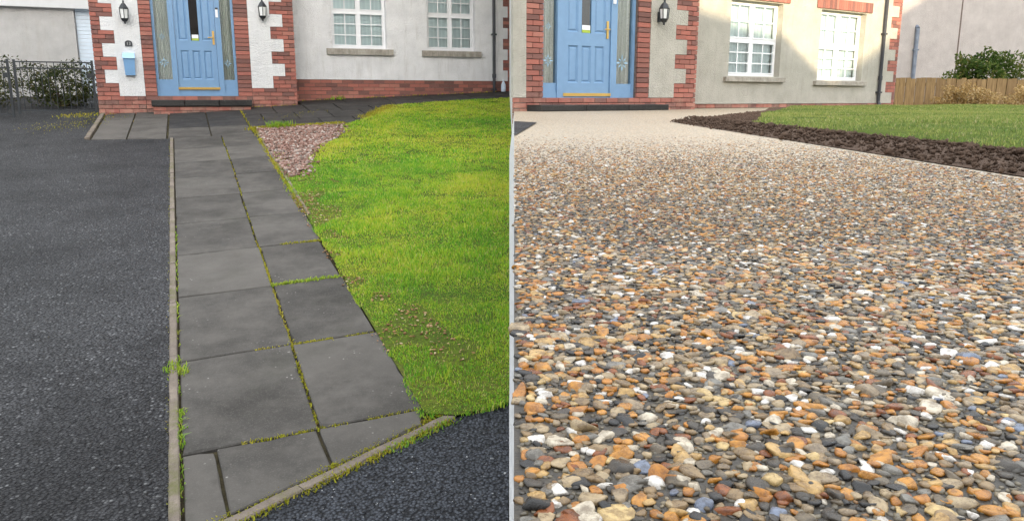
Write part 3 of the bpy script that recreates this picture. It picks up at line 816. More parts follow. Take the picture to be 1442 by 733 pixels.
def make_door(root, f0, f1, l0, l1, fb, thr, top, w, gap):
    """blue panelled front door between two glazed side lights"""
    fr = frame_bars(f0, f1, fb, top, w, w + .09, .045)
    fr.box(l0 - gap, l0, w - .012, w + .09, fb, top - .045).box(l1, l1 + gap, w - .012, w + .09, fb, top - .045)
    fr.box(l0, l1, w + .01, w + .09, fb, thr - .035)
    pz = thr + .15
    for (a, c) in ((f0 + .045, l0 - gap), (l1 + gap, f1 - .045)):
        fr.box(a, c, w + .014, w + .08, fb + .045, pz)
        fr.box(a, c, w + .004, w + .013, fb + .045, fb + .105)
    door = fr.build('front_door', M['blue_paint'], root)
    H = top - .05
    lw = l1 - l0; U = lambda t: l0 + lw * t
    P0, P1, Q0 = thr + .155, thr + .685, thr + .87
    holes = [(U(.105), U(.315), P0, P1), (U(.39), U(.59), P0, P1), (U(.67), U(.88), P0, P1), (U(.09), U(.31), Q0, H - .2), (U(.38), U(.585), Q0 - .005, H - .2), (U(.66), U(.90), Q0, H - .2)]
    leaf = wall_holes(l0 + .004, l1 - .004, thr, H, w + .012, w + .055, holes).build('door_leaf', M['blue_paint'], door)
    for i, h in enumerate(holes):
        if i == 4: continue
        a, c, d, e = h
        b = MB(); s = .022; n = 0
        # sunk moulding with a raised field
        ring = [(a, w + .014, d), (c, w + .014, d), (c, w + .014, e), (a, w + .014, e)]
        r2 = [(a + s, w + .034, d + s), (c - s, w + .034, d + s), (c - s, w + .034, e - s), (a + s, w + .034, e - s)]
        r3 = [(a + 2*s, w + .020, d + 2*s), (c - 2*s, w + .020, d + 2*s), (c - 2*s, w + .020, e - 2*s), (a + 2*s, w + .020, e - 2*s)]
        b.v = ring + r2 + r3
        for o in (0, 4):
            for j in range(4):
                k = (j + 1) % 4; b.f.append((o + j, o + k, o + 4 + k, o + 4 + j))
        b.f.append((8, 9, 10, 11))
        b.build('door_panel', M['blue_paint'], door)
    a, c, d, e = holes[4]
    MB().quad((a, w + .03, d), (c, w + .03, d), (c, w + .03, e), (a, w + .03, e)).build('pane', M['glass'], door)
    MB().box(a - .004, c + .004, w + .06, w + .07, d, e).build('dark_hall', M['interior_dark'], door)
    MB().box(a + .02, c - .012, w + .022, w + .028, d + .045, d + .11).build('white_notice', M['sticker_white'], door)
    MB().box(a + .018, c - .008, w + .0225, w + .0285, d + .004, d + .042).build('green_notice', M['sticker_green'], door)
    MB().box(l0 - .01, l1 + .012, w - .02, w + .012, thr - .034, thr + .008).build('threshold_bar', M['gold'], door)
    h = MB(); hx = U(.935); hz = thr + .93
    h.box(hx - .018, hx + .018, w - .002, w + .012, hz - .13, hz + .12)
    h.tube((hx, w + .005, hz), (hx, w - .05, hz), .011).tube((hx, w - .048, hz), (hx - .1, w - .052, hz - .006), .010)
    h.build('door_handle', M['gold'], door)
    MB().box(l1 + gap * .2, l1 + gap * .2 + .045, w - .034, w - .012, thr + 1.30, thr + 1.44).build('door_bell', M['upvc'], door)
    MB().box(l1 + gap * .2 - .002, l1 + gap * .2 + .047, w - .036, w - .013, thr + 1.442, thr + 1.475).build('bell_cap', M['black_metal'], door)
    for i, (a, c) in enumerate(((f0 + .045, l0 - gap), (l1 + gap, f1 - .045))):
        MB().quad((a, w + .04, pz), (c, w + .04, pz), (c, w + .04, top - .045), (a, w + .04, top - .045)).build('side_light', M['glass'], door)
        # gathered curtain
        b = MB(); n = 14
        for j in range(n):
            x0 = a + (c - a) * j / n; x1 = a + (c - a) * (j + 1) / n
            y0 = w + .10 + .02 * math.sin(j * 2.1); y1 = w + .10 + .02 * math.sin((j + 1) * 2.1)
            b.quad((x0, y0, pz - .02), (x1, y1, pz - .02), (x1, y1, top), (x0, y0, top))
        b.build('curtain', M['curtain'], door)
        b = MB(); m_ = (a + c) / 2; r = (c - a) * .40
        snow(b, m_ - .01, thr + .46, r, w + .037)
        if i == 0: snow(b, m_ - .01, thr + .93, r * .62, w + .037)
        b.build('etched_flower', M['etched'], door)
    return door

def teeth_poly(x0, x1, vb, vt, xt, spans, side):
    """panel with quoin teeth reaching to xt on one side; spans = list of (v0,v1)"""
    if side > 0:
        p = [(x0, vb), (x1, vb)]
        for a, c in spans: p += [(x1, a), (xt, a), (xt, c), (x1, c)]
        p += [(x1, vt), (x0, vt)]
    else:
        p = [(x1, vb), (x1, vt), (x0, vt)]
        for a, c in reversed(spans): p += [(x0, c), (xt, c), (xt, a), (x0, a)]
        p += [(x0, vb)]
    return p

def panel(root, poly, w0, w1, mat, name='render_panel'):
    bm = bmesh.new()
    vs = [bm.verts.new((a, w0, c)) for a, c in poly]
    f = bm.faces.new(vs)
    r = bmesh.ops.extrude_face_region(bm, geom=[f])
    for v in [e for e in r['geom'] if isinstance(e, bmesh.types.BMVert)]: v.co.y = w1
    bmesh.ops.triangulate(bm, faces=[q for q in bm.faces if len(q.verts) > 4])
    bmesh.ops.recalc_face_normals(bm, faces=bm.faces)
    m = bpy.data.meshes.new(name); bm.to_mesh(m); bm.free()
    return add(name, m, M[mat], root)

def downpipe(root, u, w, v0, v1, mat='pipe_black'):
    b = MB().tube((u, w, v0 + .16), (u, w, v1), .034, k=10)
    b.tube((u, w, v0 + .17), (u - .005, w - .09, v0 + .02), .036, k=10)
    o = b.build('downpipe', M[mat], root, smooth=False)
    for z in (v0 + .35, v0 + 1.55, v0 + 2.9):
        MB().box(u - .055, u + .055, w - .04, w + .05, z, z + .035).build('pipe_bracket', M[mat], o)
    MB().lathe([(.042, v0 + .62), (.045, v0 + .63), (.045, v0 + .70), (.042, v0 + .71)], u, w, 10).build('pipe_collar', M[mat], o)

def lantern(root_loc, rz, u, v, label, s=1.0):
    """black hexagonal wall lantern with white panes"""
    L = empty('wall_lantern', root_loc, rz)
    tag(L, label, 'wall light', 'black lanterns beside the front doors')
    w = -.12
    b = MB().lathe([(.012, v + .405*s), (.02, v + .385*s), (.014, v + .37*s), (.02, v + .36*s), (.045, v + .335*s), (.085*s, v + .275*s), (.092*s, v + .262*s), (.085*s, v + .255*s)], u, w, 6)
    b.build('cap', M['black_metal'], L)
    MB().lathe([(.012, v + .0), (.02, v + .012), (.014, v + .03), (.045*s, v + .045), (.068*s, v + .08), (.074*s, v + .092)], u, w, 6).build('base', M['black_metal'], L)
    MB().lathe([(.060*s, v + .093), (.074*s, v + .254*s)], u, w, 6).build('pane', M['milk_glass'], L)
    for i in range(6):
        a = 2 * math.pi * (i + .5) / 6
        MB().tube((u + .066*s * math.cos(a), w + .066*s * math.sin(a), v + .09), (u + .082*s * math.cos(a), w + .082*s * math.sin(a), v + .258*s), .0075, k=4).build('bar', M['black_metal'], L)
    MB().box(u - .03, u + .03, -.022, -.006, v + .05, v + .2).tube((u, -.02, v + .12), (u, w + .05, v + .08), .011).build('bracket', M['black_metal'], L)
    return L

# ------------------------------------------------------------------ the house on the left (before)
HL = empty('house', OL, TH)
tag(HL, 'red brick and white rendered house with blue front door behind lawn and slab path', 'house', 'houses with blue doors')
TOPV = 5.0
V0 = 0.0175 - 5 * PITCH
DOOR = (1.005, 2.44)
wall_holes(0.012, 3.538, -.6, TOPV, .0301, .28, [(1.005, 2.44, .33, 2.65)]).build('porch_wall', M['mortar'], HL)
MB().box(3.40, 3.538, .28, .92, -.6, TOPV).build('porch_side', M['mortar'], HL)
tl = [(V0 + PITCH * k, V0 + PITCH * (k + 3)) for k in (12, 18, 24, 30)]
tr_ = [(V0 + PITCH * k, V0 + PITCH * (k + 3)) for k in (14, 20, 26, 32)]
pb = V0 + PITCH * 9; pbr = V0 + PITCH * 11; ptop = V0 + PITCH * 36
panel(HL, teeth_poly(.372, .80, pb, ptop, .160, tl, -1), -.004, .05, 'render_smooth')
panel(HL, teeth_poly(2.70, 3.10, pbr, ptop, 3.335, tr_, +1), -.004, .05, 'render_smooth')
lst = []
def inside(spans, v): return any(a - .01 < v < c - .01 for a, c in spans)
for k in range(0, 60):
    v = V0 + k * PITCH; mid = v + PITCH / 2
    iv = []
    pl_on = pb - .01 < v < ptop - .01; pr_on = pbr - .01 < v < ptop - .01
    if not pl_on: left = [(0, .80)]
    else: left = [(0, .160 if inside(tl, mid) else .372)]
    if not pr_on: right = [(2.70, 3.55)]
    else: right = [(3.335 if inside(tr_, mid) else 3.10, 3.55)]
    door_on = .33 < mid < 2.66
    for q in left: course_bricks(lst, [q], k, V0, 0.0)
    for q in right: course_bricks(lst, [q], k, V0, 0.0)
    if door_on:
        course_bricks(lst, [(.80, 1.005), (2.44, 2.70)], k, V0, 0.0, stagger=False)
    else:
        course_bricks(lst, [(.80, 2.70)], k, V0, 0.0)
# plinth of the main wall
W = 0.69
PV0 = .675 - 12 * PITCH
for k in range(0, 12):
    course_bricks(lst, [(3.56, 8.40)], k, PV0, W)
# corner quoin in brick
ql = [(.675 + PITCH * k, .675 + PITCH * (k + 3)) for k in (0, 6, 12, 18, 24)]
for k in range(12, 48):
    mid = PV0 + (k + .5) * PITCH
    course_bricks(lst, [(8.335 if inside(ql, mid) else 8.22, 8.40)], k, PV0, W, stagger=False)
# brick door cheek below the frame
finish_bricks(HL, lst, lambda q: .0 < q[2] < 2.25)
HOLES = [(4.40, 5.55, 1.315, 2.62), (6.45, 7.55, 1.335, 2.64)]
HOLES = [(4.40, 5.55, 1.325, 2.62), (6.45, 7.55, 1.325, 2.62)]
MB().box(3.545, 8.395, W + .012, W + .30, -.6, .68).build('plinth_wall', M['mortar'], HL)
wall_holes(3.56, 8.08, .675, TOPV, W - .016, W + .31, HOLES).build('render_wall', M['render_white'], HL)
MB().box(8.0801, 8.395, W + .012, W + .30, .69, TOPV).build('corner_wall', M['mortar'], HL)
panel(HL, teeth_poly(8.0805, 8.22, .676, .675 + PITCH * 36, 8.335, ql, +1), W - .017, W + .05, 'render_smooth')
for (a, c, d, e) in HOLES:
    make_window(HL, a, c, d, e, 2.07, W + .11)
make_door(HL, 1.005, 2.44, 1.385, 2.105, .33, .485, 2.66, .07, .095)
downpipe(HL, 7.985, W - .065, .12, 4.9)
MB().box(0.05, 8.3, 1.0, 7.4, -.6, TOPV - .05).build('rear_block', M['render_white'], HL)
rf = MB(); rf.prism([(0, 0), (1, 0), (1, 1), (0, 1)], 0, .1)
rf = MB()
rf.v = [(-.3, .2, 4.95), (8.6, .2, 4.95), (8.6, 7.9, 4.95), (-.3, 7.9, 4.95), (-.3, 4.0, 7.2), (8.6, 4.0, 7.2)]
rf.f = [(0, 1, 5, 4), (2, 3, 4, 5), (1, 2, 5), (3, 0, 4), (3, 2, 1, 0)]
rf.build('roof', M['roof_tile'], HL)
# doorstep: slabs on two courses of brick
st = MB().box(.93, 2.62, -.345, -.0, -.5, .1415).build('doorstep', M['mortar'], HL)
for k in range(0, 4):
    z0 = -.157 + k * .0735; x = .92; first = .225 if k % 2 else .12
    while x < 2.60:
        e = min(x + first, 2.63)
        if 2.63 - e < .06: e = 2.63
        o = bpy.data.objects.new('brick', UNIT_BRICK); COL.objects.link(o); o.parent = st
        o.location = (x + .004, -.36 + random.uniform(-.002, .002), z0); o.scale = (e - x - .008, .03, .064); x = e; first = .225
for (a, c) in ((.90, 1.455), (1.463, 2.055), (2.063, 2.65)):
    MB().cbox(a, c, -.40, -.004, .142, .258, .012).build('step_slab', M['slab_dark'], st)

lantern(OL, TH, .575, 1.60, 'black lantern on white panel above the blue post box')
lantern(OL, TH, 2.965, 1.735, 'black lantern on white panel right of the blue door with two step courses')

# post box
PB = empty('post_box', OL, TH)
tag(PB, 'blue wall post box with pale lid under the house number plate', 'post box')
b = MB(); b.v = [(.485, -.11, 1.0), (.675, -.11, 1.0), (.675, -.006, 1.0), (.485, -.006, 1.0), (.50, -.085, .70), (.662, -.085, .70), (.662, -.006, .70), (.50, -.006, .70)]
b.f = [(0, 1, 2, 3), (4, 7, 6, 5), (0, 4, 5, 1), (1, 5, 6, 2), (2, 6, 7, 3), (3, 7, 4, 0)]
b.build('body', M['blue_box'], PB)
b = MB(); b.v = [(.475, -.13, 1.0005), (.685, -.13, 1.0005), (.685, -.006, 1.0005), (.475, -.006, 1.0005), (.482, -.10, 1.085), (.678, -.10, 1.085), (.678, -.006, 1.105), (.482, -.006, 1.105)]
b.f = [(3, 2, 1, 0), (4, 5, 6, 7), (0, 1, 5, 4), (1, 2, 6, 5), (2, 3, 7, 6), (3, 0, 4, 7)]
b.build('lid', M['box_lid'], PB)
# number plate
NP = empty('number_plate', OL, TH); tag(NP, 'small black arched house number plate between lantern and post box', 'number plate')
pts = [(.535, 1.215), (.655, 1.215), (.655, 1.275)] + [(.595 + .06 * math.cos(a), 1.275 + .045 * math.sin(a)) for a in (math.pi * i / 8 for i in range(1, 8))] + [(.535, 1.275)]
panel(NP, pts, -.02, -.004, 'black_metal', 'plate')
def text(s, size, loc, rot, mat, parent, name):
    cu = bpy.data.curves.new('tmp', 'FONT'); cu.body = s; cu.size = size; cu.align_x = 'CENTER'; cu.align_y = 'CENTER'; cu.extrude = .001
    to = bpy.data.objects.new('tmp', cu); COL.objects.link(to)
    dg = bpy.context.evaluated_depsgraph_get(); me = bpy.data.meshes.new_from_object(to.evaluated_get(dg)); bpy.data.objects.remove(to)
    me.transform(Matrix.Translation(loc) @ rot)
    return add(name, me, mat, parent)
text('13', .075, Vector((.595, -.023, 1.262)), Matrix.Rotation(math.pi / 2, 4, 'X'), M['plate_print'], NP, 'number')

# bottle by the corner
bo = empty('plastic_bottle', GL(8.20, .60), 0); tag(bo, 'pale blue plastic bottle standing by the brick corner', 'bottle')
MB().lathe([(.045, 0), (.055, .02), (.055, .15), (.035, .20), (.022, .22), (.022, .25)], 0, 0, 12).build('body', M['bottle_plastic'], bo, True)
MB().lathe([(.026, .25), (.026, .275), (.02, .28)], 0, 0, 10).build('cap', M['upvc'], bo)

# ------------------------------------------------------------------ left edge: gate, garage, shrub
def gate(u0, u1, w, label):
    z0 = 0.0
    e = empty('iron_gate', OL, TH); tag(e, label, 'gate', 'black iron drive gates')
    gz = lambda u: SL * ((OL + UL * u + PL * w).y) - OL.z
    zb = gz((u0 + u1) / 2) + .07; zt = .93
    for x in (u0 + .02, u1 - .02): MB().box(x - .02, x + .02, w - .02, w + .02, zb - .05, zt + .03).build('stile', M['black_metal'], e)
    for z in (zb, zt - .13, zt - .02): MB().box(u0 + .04, u1 - .04, w - .013, w + .013, z, z + .022).build('rail', M['black_metal'], e)
    n = int((u1 - u0) / .105)
    for i in range(1, n):
        x = u0 + (u1 - u0) * i / n
        MB().tube((x, w, zb + .01), (x, w, zt - .01), .007, k=6).build('bar', M['black_metal'], e)
    b = MB().box(u1 - .10, u1 - .03, w - .03, w - .014, zt - .28, zt - .2)
    b.build('latch', M['black_metal'], e)
    return e
gate(-1.30, -.035, .18, 'black iron bar gate hinged to the brick porch corner')
gate(-2.62, -1.36, .18, 'black iron bar gate farther left, beside the first leaf')
GA = empty('garage', OL, TH); tag(GA, 'grey rendered garage with pale ribbed door behind the iron gate', 'garage')
gw = 3.6
wall_holes(-9, 2.2, -.5, 3.9, gw, gw + .25, [(-.62, 1.9, -.5, 2.28)]).build('wall', M['garage_grey'], GA)
MB().box(-9.2, 2.3, gw - .14, gw - .002, 2.18, 2.62).build('fascia', M['fascia'], GA)
for i in range(30):
    z = -.1 + i * .08
    MB().prism([(-.60, z), (1.88, z), (1.88, z + .074), (-.60, z + .074)], gw + .10 + (i % 2) * .002, gw + .13).build('door_rib', M['garage_door'], GA)
MB().box(-.62, 1.9, gw + .135, gw + .15, -.5, 2.28).build('door_back', M['fascia'], GA)

def bush(name, loc, rx, ry, rz, n, size, mat, label, cat, shape=1.0, group=None):
    e = empty(name, loc); tag(e, label, cat, group)
    d = rng.standard_normal((n, 3)); d /= np.linalg.norm(d, axis=1)[:, None]
    lob = 1 + .28 * np.sin(d[:, 0] * 4 + loc[0]) * np.cos(d[:, 1] * 5 + 1) + .18 * np.sin(d[:, 2] * 7 + d[:, 0] * 6)
    r = rng.uniform(.35, 1, n) ** .45 * lob
    P = d * r[:, None] * np.array([rx, ry, rz]) + np.array([0, 0, rz * .95]); P[:, 2] = np.abs(P[:, 2])
    a = rng.standard_normal((n, 3)); a /= np.linalg.norm(a, axis=1)[:, None]
    b_ = np.cross(a, rng.standard_normal((n, 3))); b_ /= np.linalg.norm(b_, axis=1)[:, None]
    s = size * rng.uniform(.6, 1.4, n)[:, None]
    V = np.stack([P - a * s, P + b_ * s * .45, P + a * s, P - b_ * s * .45], 1).reshape(-1, 3)
    F = np.arange(n * 4).reshape(-1, 4)
    o = add('foliage', np_mesh('foliage', V, F), M[mat], e)
    st = MB()
    for i in range(6):
        q = d[i] * np.array([rx, ry, rz]) * .6
        st.tube((q[0] * .15, q[1] * .15, 0), (q[0], q[1], rz * .9 + abs(q[2]) * .5), .02, .006, 6)
    st.build('stem', M['bark'], e)
    return e
q = GL(-.75, 1.5); bush('shrub', q, .75, .45, .42, 3800, .03, 'leaves_dark', 'dark low shrub behind the iron gate beside the garage', 'shrub')
q = GL(-2.2, 1.9); bush('shrub', q, .8, .5, .5, 3800, .03, 'leaves_dark', 'dark low shrub behind the farther gate leaf', 'shrub')

# ------------------------------------------------------------------ right: raised drive with retaining wall
b = MB()
ya, yb = -6.0, 11.02
tz = lambda y: ZR(0, y) - .004
for (y0, y1) in ((ya, 0.2), (0.2, 4.0), (4.0, yb)):
    A = [(EDGE * y0, y0, tz(y0)), (EDGE * y1, y1, tz(y1)), (EDGE * y1 + .2, y1, tz(y1)), (EDGE * y0 + .2, y0, tz(y0))]
    bt = lambda y: (-abs(y) * .0036 - .001, y, SL * max(-4, y) - .1)
    B = [bt(y0), bt(y1), (EDGE * y1 + .2, y1, SL * max(-4, y1) - .1), (EDGE * y0 + .2, y0, SL * max(-4, y0) - .1)]
    n_ = len(b.v); b.v += A + B
    b.f += [(n_, n_ + 3, n_ + 2, n_ + 1), (n_, n_ + 1, n_ + 5, n_ + 4), (n_ + 2, n_ + 3, n_ + 7, n_ + 6)]
    if y0 == ya: b.f.append((n_ + 3, n_, n_ + 4, n_ + 7))
    if y1 == yb: b.f.append((n_ + 1, n_ + 2, n_ + 6, n_ + 5))
RW = b.build('retaining_wall', M['render_smooth'])
tag(RW, 'white rendered retaining wall between the lawn and the raised gravel drive', 'wall')

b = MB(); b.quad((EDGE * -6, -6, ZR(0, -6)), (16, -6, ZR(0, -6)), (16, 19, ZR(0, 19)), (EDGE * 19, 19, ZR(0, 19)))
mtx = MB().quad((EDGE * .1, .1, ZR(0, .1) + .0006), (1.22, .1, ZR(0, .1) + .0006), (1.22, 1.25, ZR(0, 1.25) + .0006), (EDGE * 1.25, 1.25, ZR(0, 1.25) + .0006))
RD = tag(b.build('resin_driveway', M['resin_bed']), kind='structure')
mtx.build('resin_matrix', M['resin_matrix'], RD)
b = MB(); b.quad((EDGE * 3.9, 3.9, ZR(0, 3.9) + .006), (.19, 6.0, ZR(0, 6) + .006), (EDGE * 6.3, 6.3, ZR(0, 6.3) + .006))
tag(b.build('asphalt_patch', M['asphalt']), kind='structure')

# pebbles of the resin surface
def facet(V, n, planes=9, lo=.45, hi=.95):
    """n broken stones: a ball cut by random planes; returns radius factors (n, verts)"""
    U_ = V / np.linalg.norm(V, axis=1)[:, None]
    N = rng.standard_normal((n, planes, 3)); N /= np.linalg.norm(N, axis=2)[..., None]
    D = rng.uniform(lo, hi, (n, planes))
    dots = np.einsum('vk,npk->nvp', U_, N)
    r = np.where(dots > 1e-3, D[:, None, :] / np.maximum(dots, 1e-3), 9.0)
    return np.minimum(1.0, r.min(2))
def broken_stones(name, pos, size, flat, mat, base, parent, tilt=.22, smooth=True):
    V, F = base; n = len(pos); k = len(V)
    out = np.empty((n, k, 3))
    for a in range(0, n, 4000):
        b_ = min(n, a + 4000); m_ = b_ - a
        q_ = V[None] * facet(V, m_)[..., None]
        q_[..., 2] = np.minimum(q_[..., 2], rng.uniform(.30, .55, m_)[:, None] + .12 * q_[..., 0] * rng.normal(0, 1, m_)[:, None])
        out[a:b_] = q_
    asp = rng.uniform(.55, .95, n); fl = flat * rng.uniform(.75, 1.3, n)
    out *= np.stack([size * 1.42, size * 1.42 * asp, size * 1.42 * fl], 1)[:, None, :]
    tx = rng.normal(0, tilt, n)[:, None]; y = out[..., 1] * np.cos(tx) - out[..., 2] * np.sin(tx); z = out[..., 1] * np.sin(tx) + out[..., 2] * np.cos(tx)
    az = rng.uniform(0, 2 * np.pi, n)[:, None]
    out[..., 2] = z; x = out[..., 0] * np.cos(az) - y * np.sin(az); out[..., 1] = out[..., 0] * np.sin(az) + y * np.cos(az); out[..., 0] = x
    out += pos[:, None, :]
    FF = (F[None] + (np.arange(n) * k)[:, None, None]).reshape(-1, 3)
    return tag(add(name, np_mesh(name, out.reshape(-1, 3), FF, smooth), M[mat], parent), kind='stuff')
def pebble_field(y0, y1, pitch, seed, frac=1.0):
    r = np.random.default_rng(seed)
    nx = int((0.66 * y1 + .3) / pitch) + 1; ny = int((y1 - y0) / (pitch * .87)) + 1
    I, J = np.meshgrid(np.arange(nx), np.arange(ny))
    X = (I + .5 * (J % 2)) * pitch + r.normal(0, pitch * .30, I.shape); Y = y0 + J * pitch * .87 + r.normal(0, pitch * .30, I.shape)
    X, Y = X.ravel(), Y.ravel()
    ok = (X > EDGE * Y + .0022) & (X < .66 * Y + .28) & (X < 1.215) & (r.random(len(X)) < frac)
    return X[ok], Y[ok]
def sizes(n, seed): return (.0023 + np.random.default_rng(seed).gamma(1.7, .00095, n)).clip(.0023, .0080)
X1, Y1 = pebble_field(.20, 1.0, .0080, 1, .97)
s1 = sizes(len(X1), 2)
Z1 = ZR(0, Y1) + .0022 - s1 * .30
# the largest ones in view become pieces of their own
front = np.where((X1 < .60 * Y1 + .01) & (Y1 > .30))[0]
order = front[np.argsort(-(s1[front] / Y1[front]))][:300]
rest = np.setdiff1d(np.arange(len(X1)), order)
ICO3 = lumps(0, 3)
variants = []
for i in range(16):
    V, F = ICO3
    fc = facet(V, 1, 11, .5, .93)[0]
    q_ = V * fc[:, None]; q_[:, 2] = np.minimum(q_[:, 2], rng.uniform(.32, .55) + .15 * rng.normal() * q_[:, 0])
    me = np_mesh('pebble', 1.42 * q_ * np.array([1, rng.uniform(.55, .9), rng.uniform(.5, .75)]), F, True); me.materials.append(M['pebble']); variants.append(me)
for q, i in enumerate(order):
    o = bpy.data.objects.new('stone', variants[q % 16]); COL.objects.link(o); o.parent = RD
    o.location = (X1[i], Y1[i], Z1[i]); k = s1[i]; o.scale = (k, k, k)
    o.rotation_euler = (rng.normal(0, .2), rng.normal(0, .2), rng.uniform(0, 6.28))
broken_stones('near_stones', np.stack([X1[rest], Y1[rest], Z1[rest]], 1), s1[rest], .55, 'pebble', ICO2, RD)
X2, Y2 = pebble_field(.18, 1.5, .0052, 5, .9)
broken_stones('grit', np.stack([X2, Y2, ZR(0, Y2) + .0006], 1), rng.uniform(.0011, .0026, len(X2)), .7, 'grit', ICO1, RD)
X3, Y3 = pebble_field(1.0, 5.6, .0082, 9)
keep = rng.random(len(X3)) < np.clip(1 - (Y3 - 1.25) / 3.3, 0, 1) ** 1.7  # stones thin out with distance so the bed's painted gloss shows
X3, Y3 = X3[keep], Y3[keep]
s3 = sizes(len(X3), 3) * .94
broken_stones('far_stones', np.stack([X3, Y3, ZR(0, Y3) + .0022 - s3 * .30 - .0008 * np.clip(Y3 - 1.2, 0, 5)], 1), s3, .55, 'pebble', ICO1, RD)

# ------------------------------------------------------------------ right: soil border and lawn
BEDR = [(1.235, -3), (1.24, 2.2), (1.255, 6.25), (2.45, 8.9), (3.75, 11.8), (4.75, 14.7), (8.2, 17.15), (16, 18.6), (16, -3)]
def ZB(x, y): return ZR(x, y) + .003
b = MB(); b.quad(*[(x, y, ZB(x, y)) for x, y in BEDR])
tag(b.build('soil_bed', M['soil']), kind='structure')
LR = [(1.80, -3), (1.78, 2.2), (1.72, 5.6), (2.6, 8.2), (4.0, 11.6), (5.1, 14.6), (8.5, 17.0), (16, 18.3), (16, -3)]
def ZLn(x, y):
    x = np.asarray(x, float); y = np.asarray(y, float)
    return ZR(0, y) + .002 + .022 * np.clip((x - 1.72) / .35, 0, 1) - .006 * np.clip((x - 2.6) / 3.0, 0, 1)
# grid lawn so that it can swell a little
gx = np.linspace(1.6, 16, 120); gy = np.linspace(-3, 18.4, 160); A, B = np.meshgrid(gx, gy)
okc = in_poly(A.ravel(), B.ravel(), LR).reshape(A.shape)
V = np.stack([A, B, np.where(okc, ZLn(A, B) + .012 * vnoise(A, B, 1.7, 41), ZR(0, B) - .02)], -1).reshape(-1, 3)
fs = []
for j in range(159):
    for i in range(119):
        if okc[j, i] or okc[j+1, i] or okc[j, i+1] or okc[j+1, i+1]:
            fs.append([j*120+i, j*120+i+1, (j+1)*120+i+1, (j+1)*120+i])
tag(add('back_lawn', np_mesh('back_lawn', V, np.array(fs), True), M['lawn_base']), kind='structure')
GX, GY, GH, GW = [], [], [], []
for n, y0, y1, h, w in ((90000, 1.6, 5, .020, .0022), (170000, 5, 10, .022, .0036), (170000, 10, 18.3, .026, .006)):
    X = rng.uniform(1.7, 12, n); Y = rng.uniform(y0, y1, n)
    wv_ = .10 * (vnoise(X, Y, 4, 52) - .5)
    ok = in_poly(X + wv_, Y + wv_, LR) & (X < .75 * Y + .8) & (vnoise(X, Y, 2.2, 77) > .16)
    X, Y = X[ok], Y[ok]
    GX.append(X); GY.append(Y); GH.append(h * (.5 + .9 * vnoise(X, Y, 1.9, 61)) * rng.uniform(.5, 1.4, len(X))); GW.append(w * rng.uniform(.7, 1.3, len(X)))
GX, GY, GH, GW = map(np.concatenate, (GX, GY, GH, GW))
o = grass_mesh('grass', GX, GY, ZLn(GX, GY), GH, GW, M['grass_after'], .6)
tag(o, 'duller green grass behind the dark soil strip beside the gravel drive', 'grass', kind='stuff')
# clods
n = 60000
X = rng.uniform(1.2, 4.6, n); Y = rng.uniform(1.2, 10.5, n)
ok = in_poly(X - .02 * rng.standard_normal(n), Y, BEDR) & ~in_poly(X - .07, Y + .05, LR) & (Y < 10.6)
X, Y = X[ok], Y[ok]; s = (.0025 + rng.gamma(0.9, .0034, len(X))).clip(0, .022)
hump = .03 * np.exp(-((X - 1.5) / .22) ** 2)
o = scatter_lumps('soil_clods', np.stack([X, Y, ZR(0, Y) + .006 + hump * rng.uniform(0, 1, len(X))], 1), s, .7, M['soil'], jag=.28, tilt=.7)
tag(o, 'loose dark brown soil clods edging the gravel drive', 'soil', kind='stuff')

# ------------------------------------------------------------------ the house on the right (after)
HR = empty('house', OR, TR)
tag(HR, 'brick and cream rendered house with blue front door behind the pebble drive', 'house', 'houses with blue doors')
P2 = 0.0745
V2 = 0.19 - 6 * P2
ce = 10.56
wall_holes(0.26, 3.598, -.5, TOPV, .0301, .28, [(.535, 2.31, .165, 2.3)]).build('porch_wall', M['mortar'], HR)
MB().box(3.42, 3.598, .28, .92, -.5, TOPV).build('porch_side', M['mortar'], HR)
# side wall runs back from the front corner
sw = MB(); c0 = Vector((0.021, 0.0, 0)); 
bk = Vector((-0.066, 18.6, 0)) - Vector((OR.x, OR.y, 0)); bk = Vector((bk.dot(UR), bk.dot(PR), 0))
thk = Vector((.25, -.12, 0))
ft = Vector((.030, .0305, 0))
poly = [ft, ft + Vector((.228, .0, 0)), bk + Vector((.25, .1, 0)), bk]
sw.v = [(p_.x, p_.y, -.9) for p_ in poly] + [(p_.x, p_.y, TOPV) for p_ in poly]
sw.f = [(0, 1, 5, 4), (1, 2, 6, 5), (2, 3, 7, 6), (3, 0, 4, 7), (4, 5, 6, 7)]
sw.build('side_wall', M['render_smooth'], HR)
tr2 = [(V2 + P2 * k, V2 + P2 * (k + 3)) for k in (9, 15, 21, 27)]
tl2 = [(V2 + P2 * k, V2 + P2 * (k + 3)) for k in (12, 18, 24)]
pb2 = V2 + P2 * 6; pt2 = V2 + P2 * 34
panel(HR, [(.02, pb2), (.235, pb2), (.235, pt2), (.02, pt2)], -.004, .05, 'render_cream')
panel(HR, teeth_poly(2.565, 3.105, pb2, pt2, 3.36, tr2, +1), -.004, .05, 'render_cream')
lst = []
for k in range(0, 60):
    v = V2 + k * P2; mid = v + P2 / 2
    on = pb2 - .01 < v < pt2 - .01
    if on:
        course_bricks(lst, [(3.36 if inside(tr2, mid) else 3.105, 3.61)], k, V2, 0.0, P2)
        left = [(.235, .535)]; right = [(2.31, 2.565)]
    else:
        left = [(.02, .535)]; right = [(2.31, 3.61)]
    if .165 < mid < 2.31:
        for q in left + right: course_bricks(lst, [q], k, V2, 0.0, P2, stagger=(q == left[0]))
    else:
        course_bricks(lst, [(.02, 3.61)] if not on else [(.235, 2.565)], k, V2, 0.0, P2)
PR0 = .085 - 8 * P2
for k in range(0, 8): course_bricks(lst, [(3.62, ce)], k, PR0, W, P2)
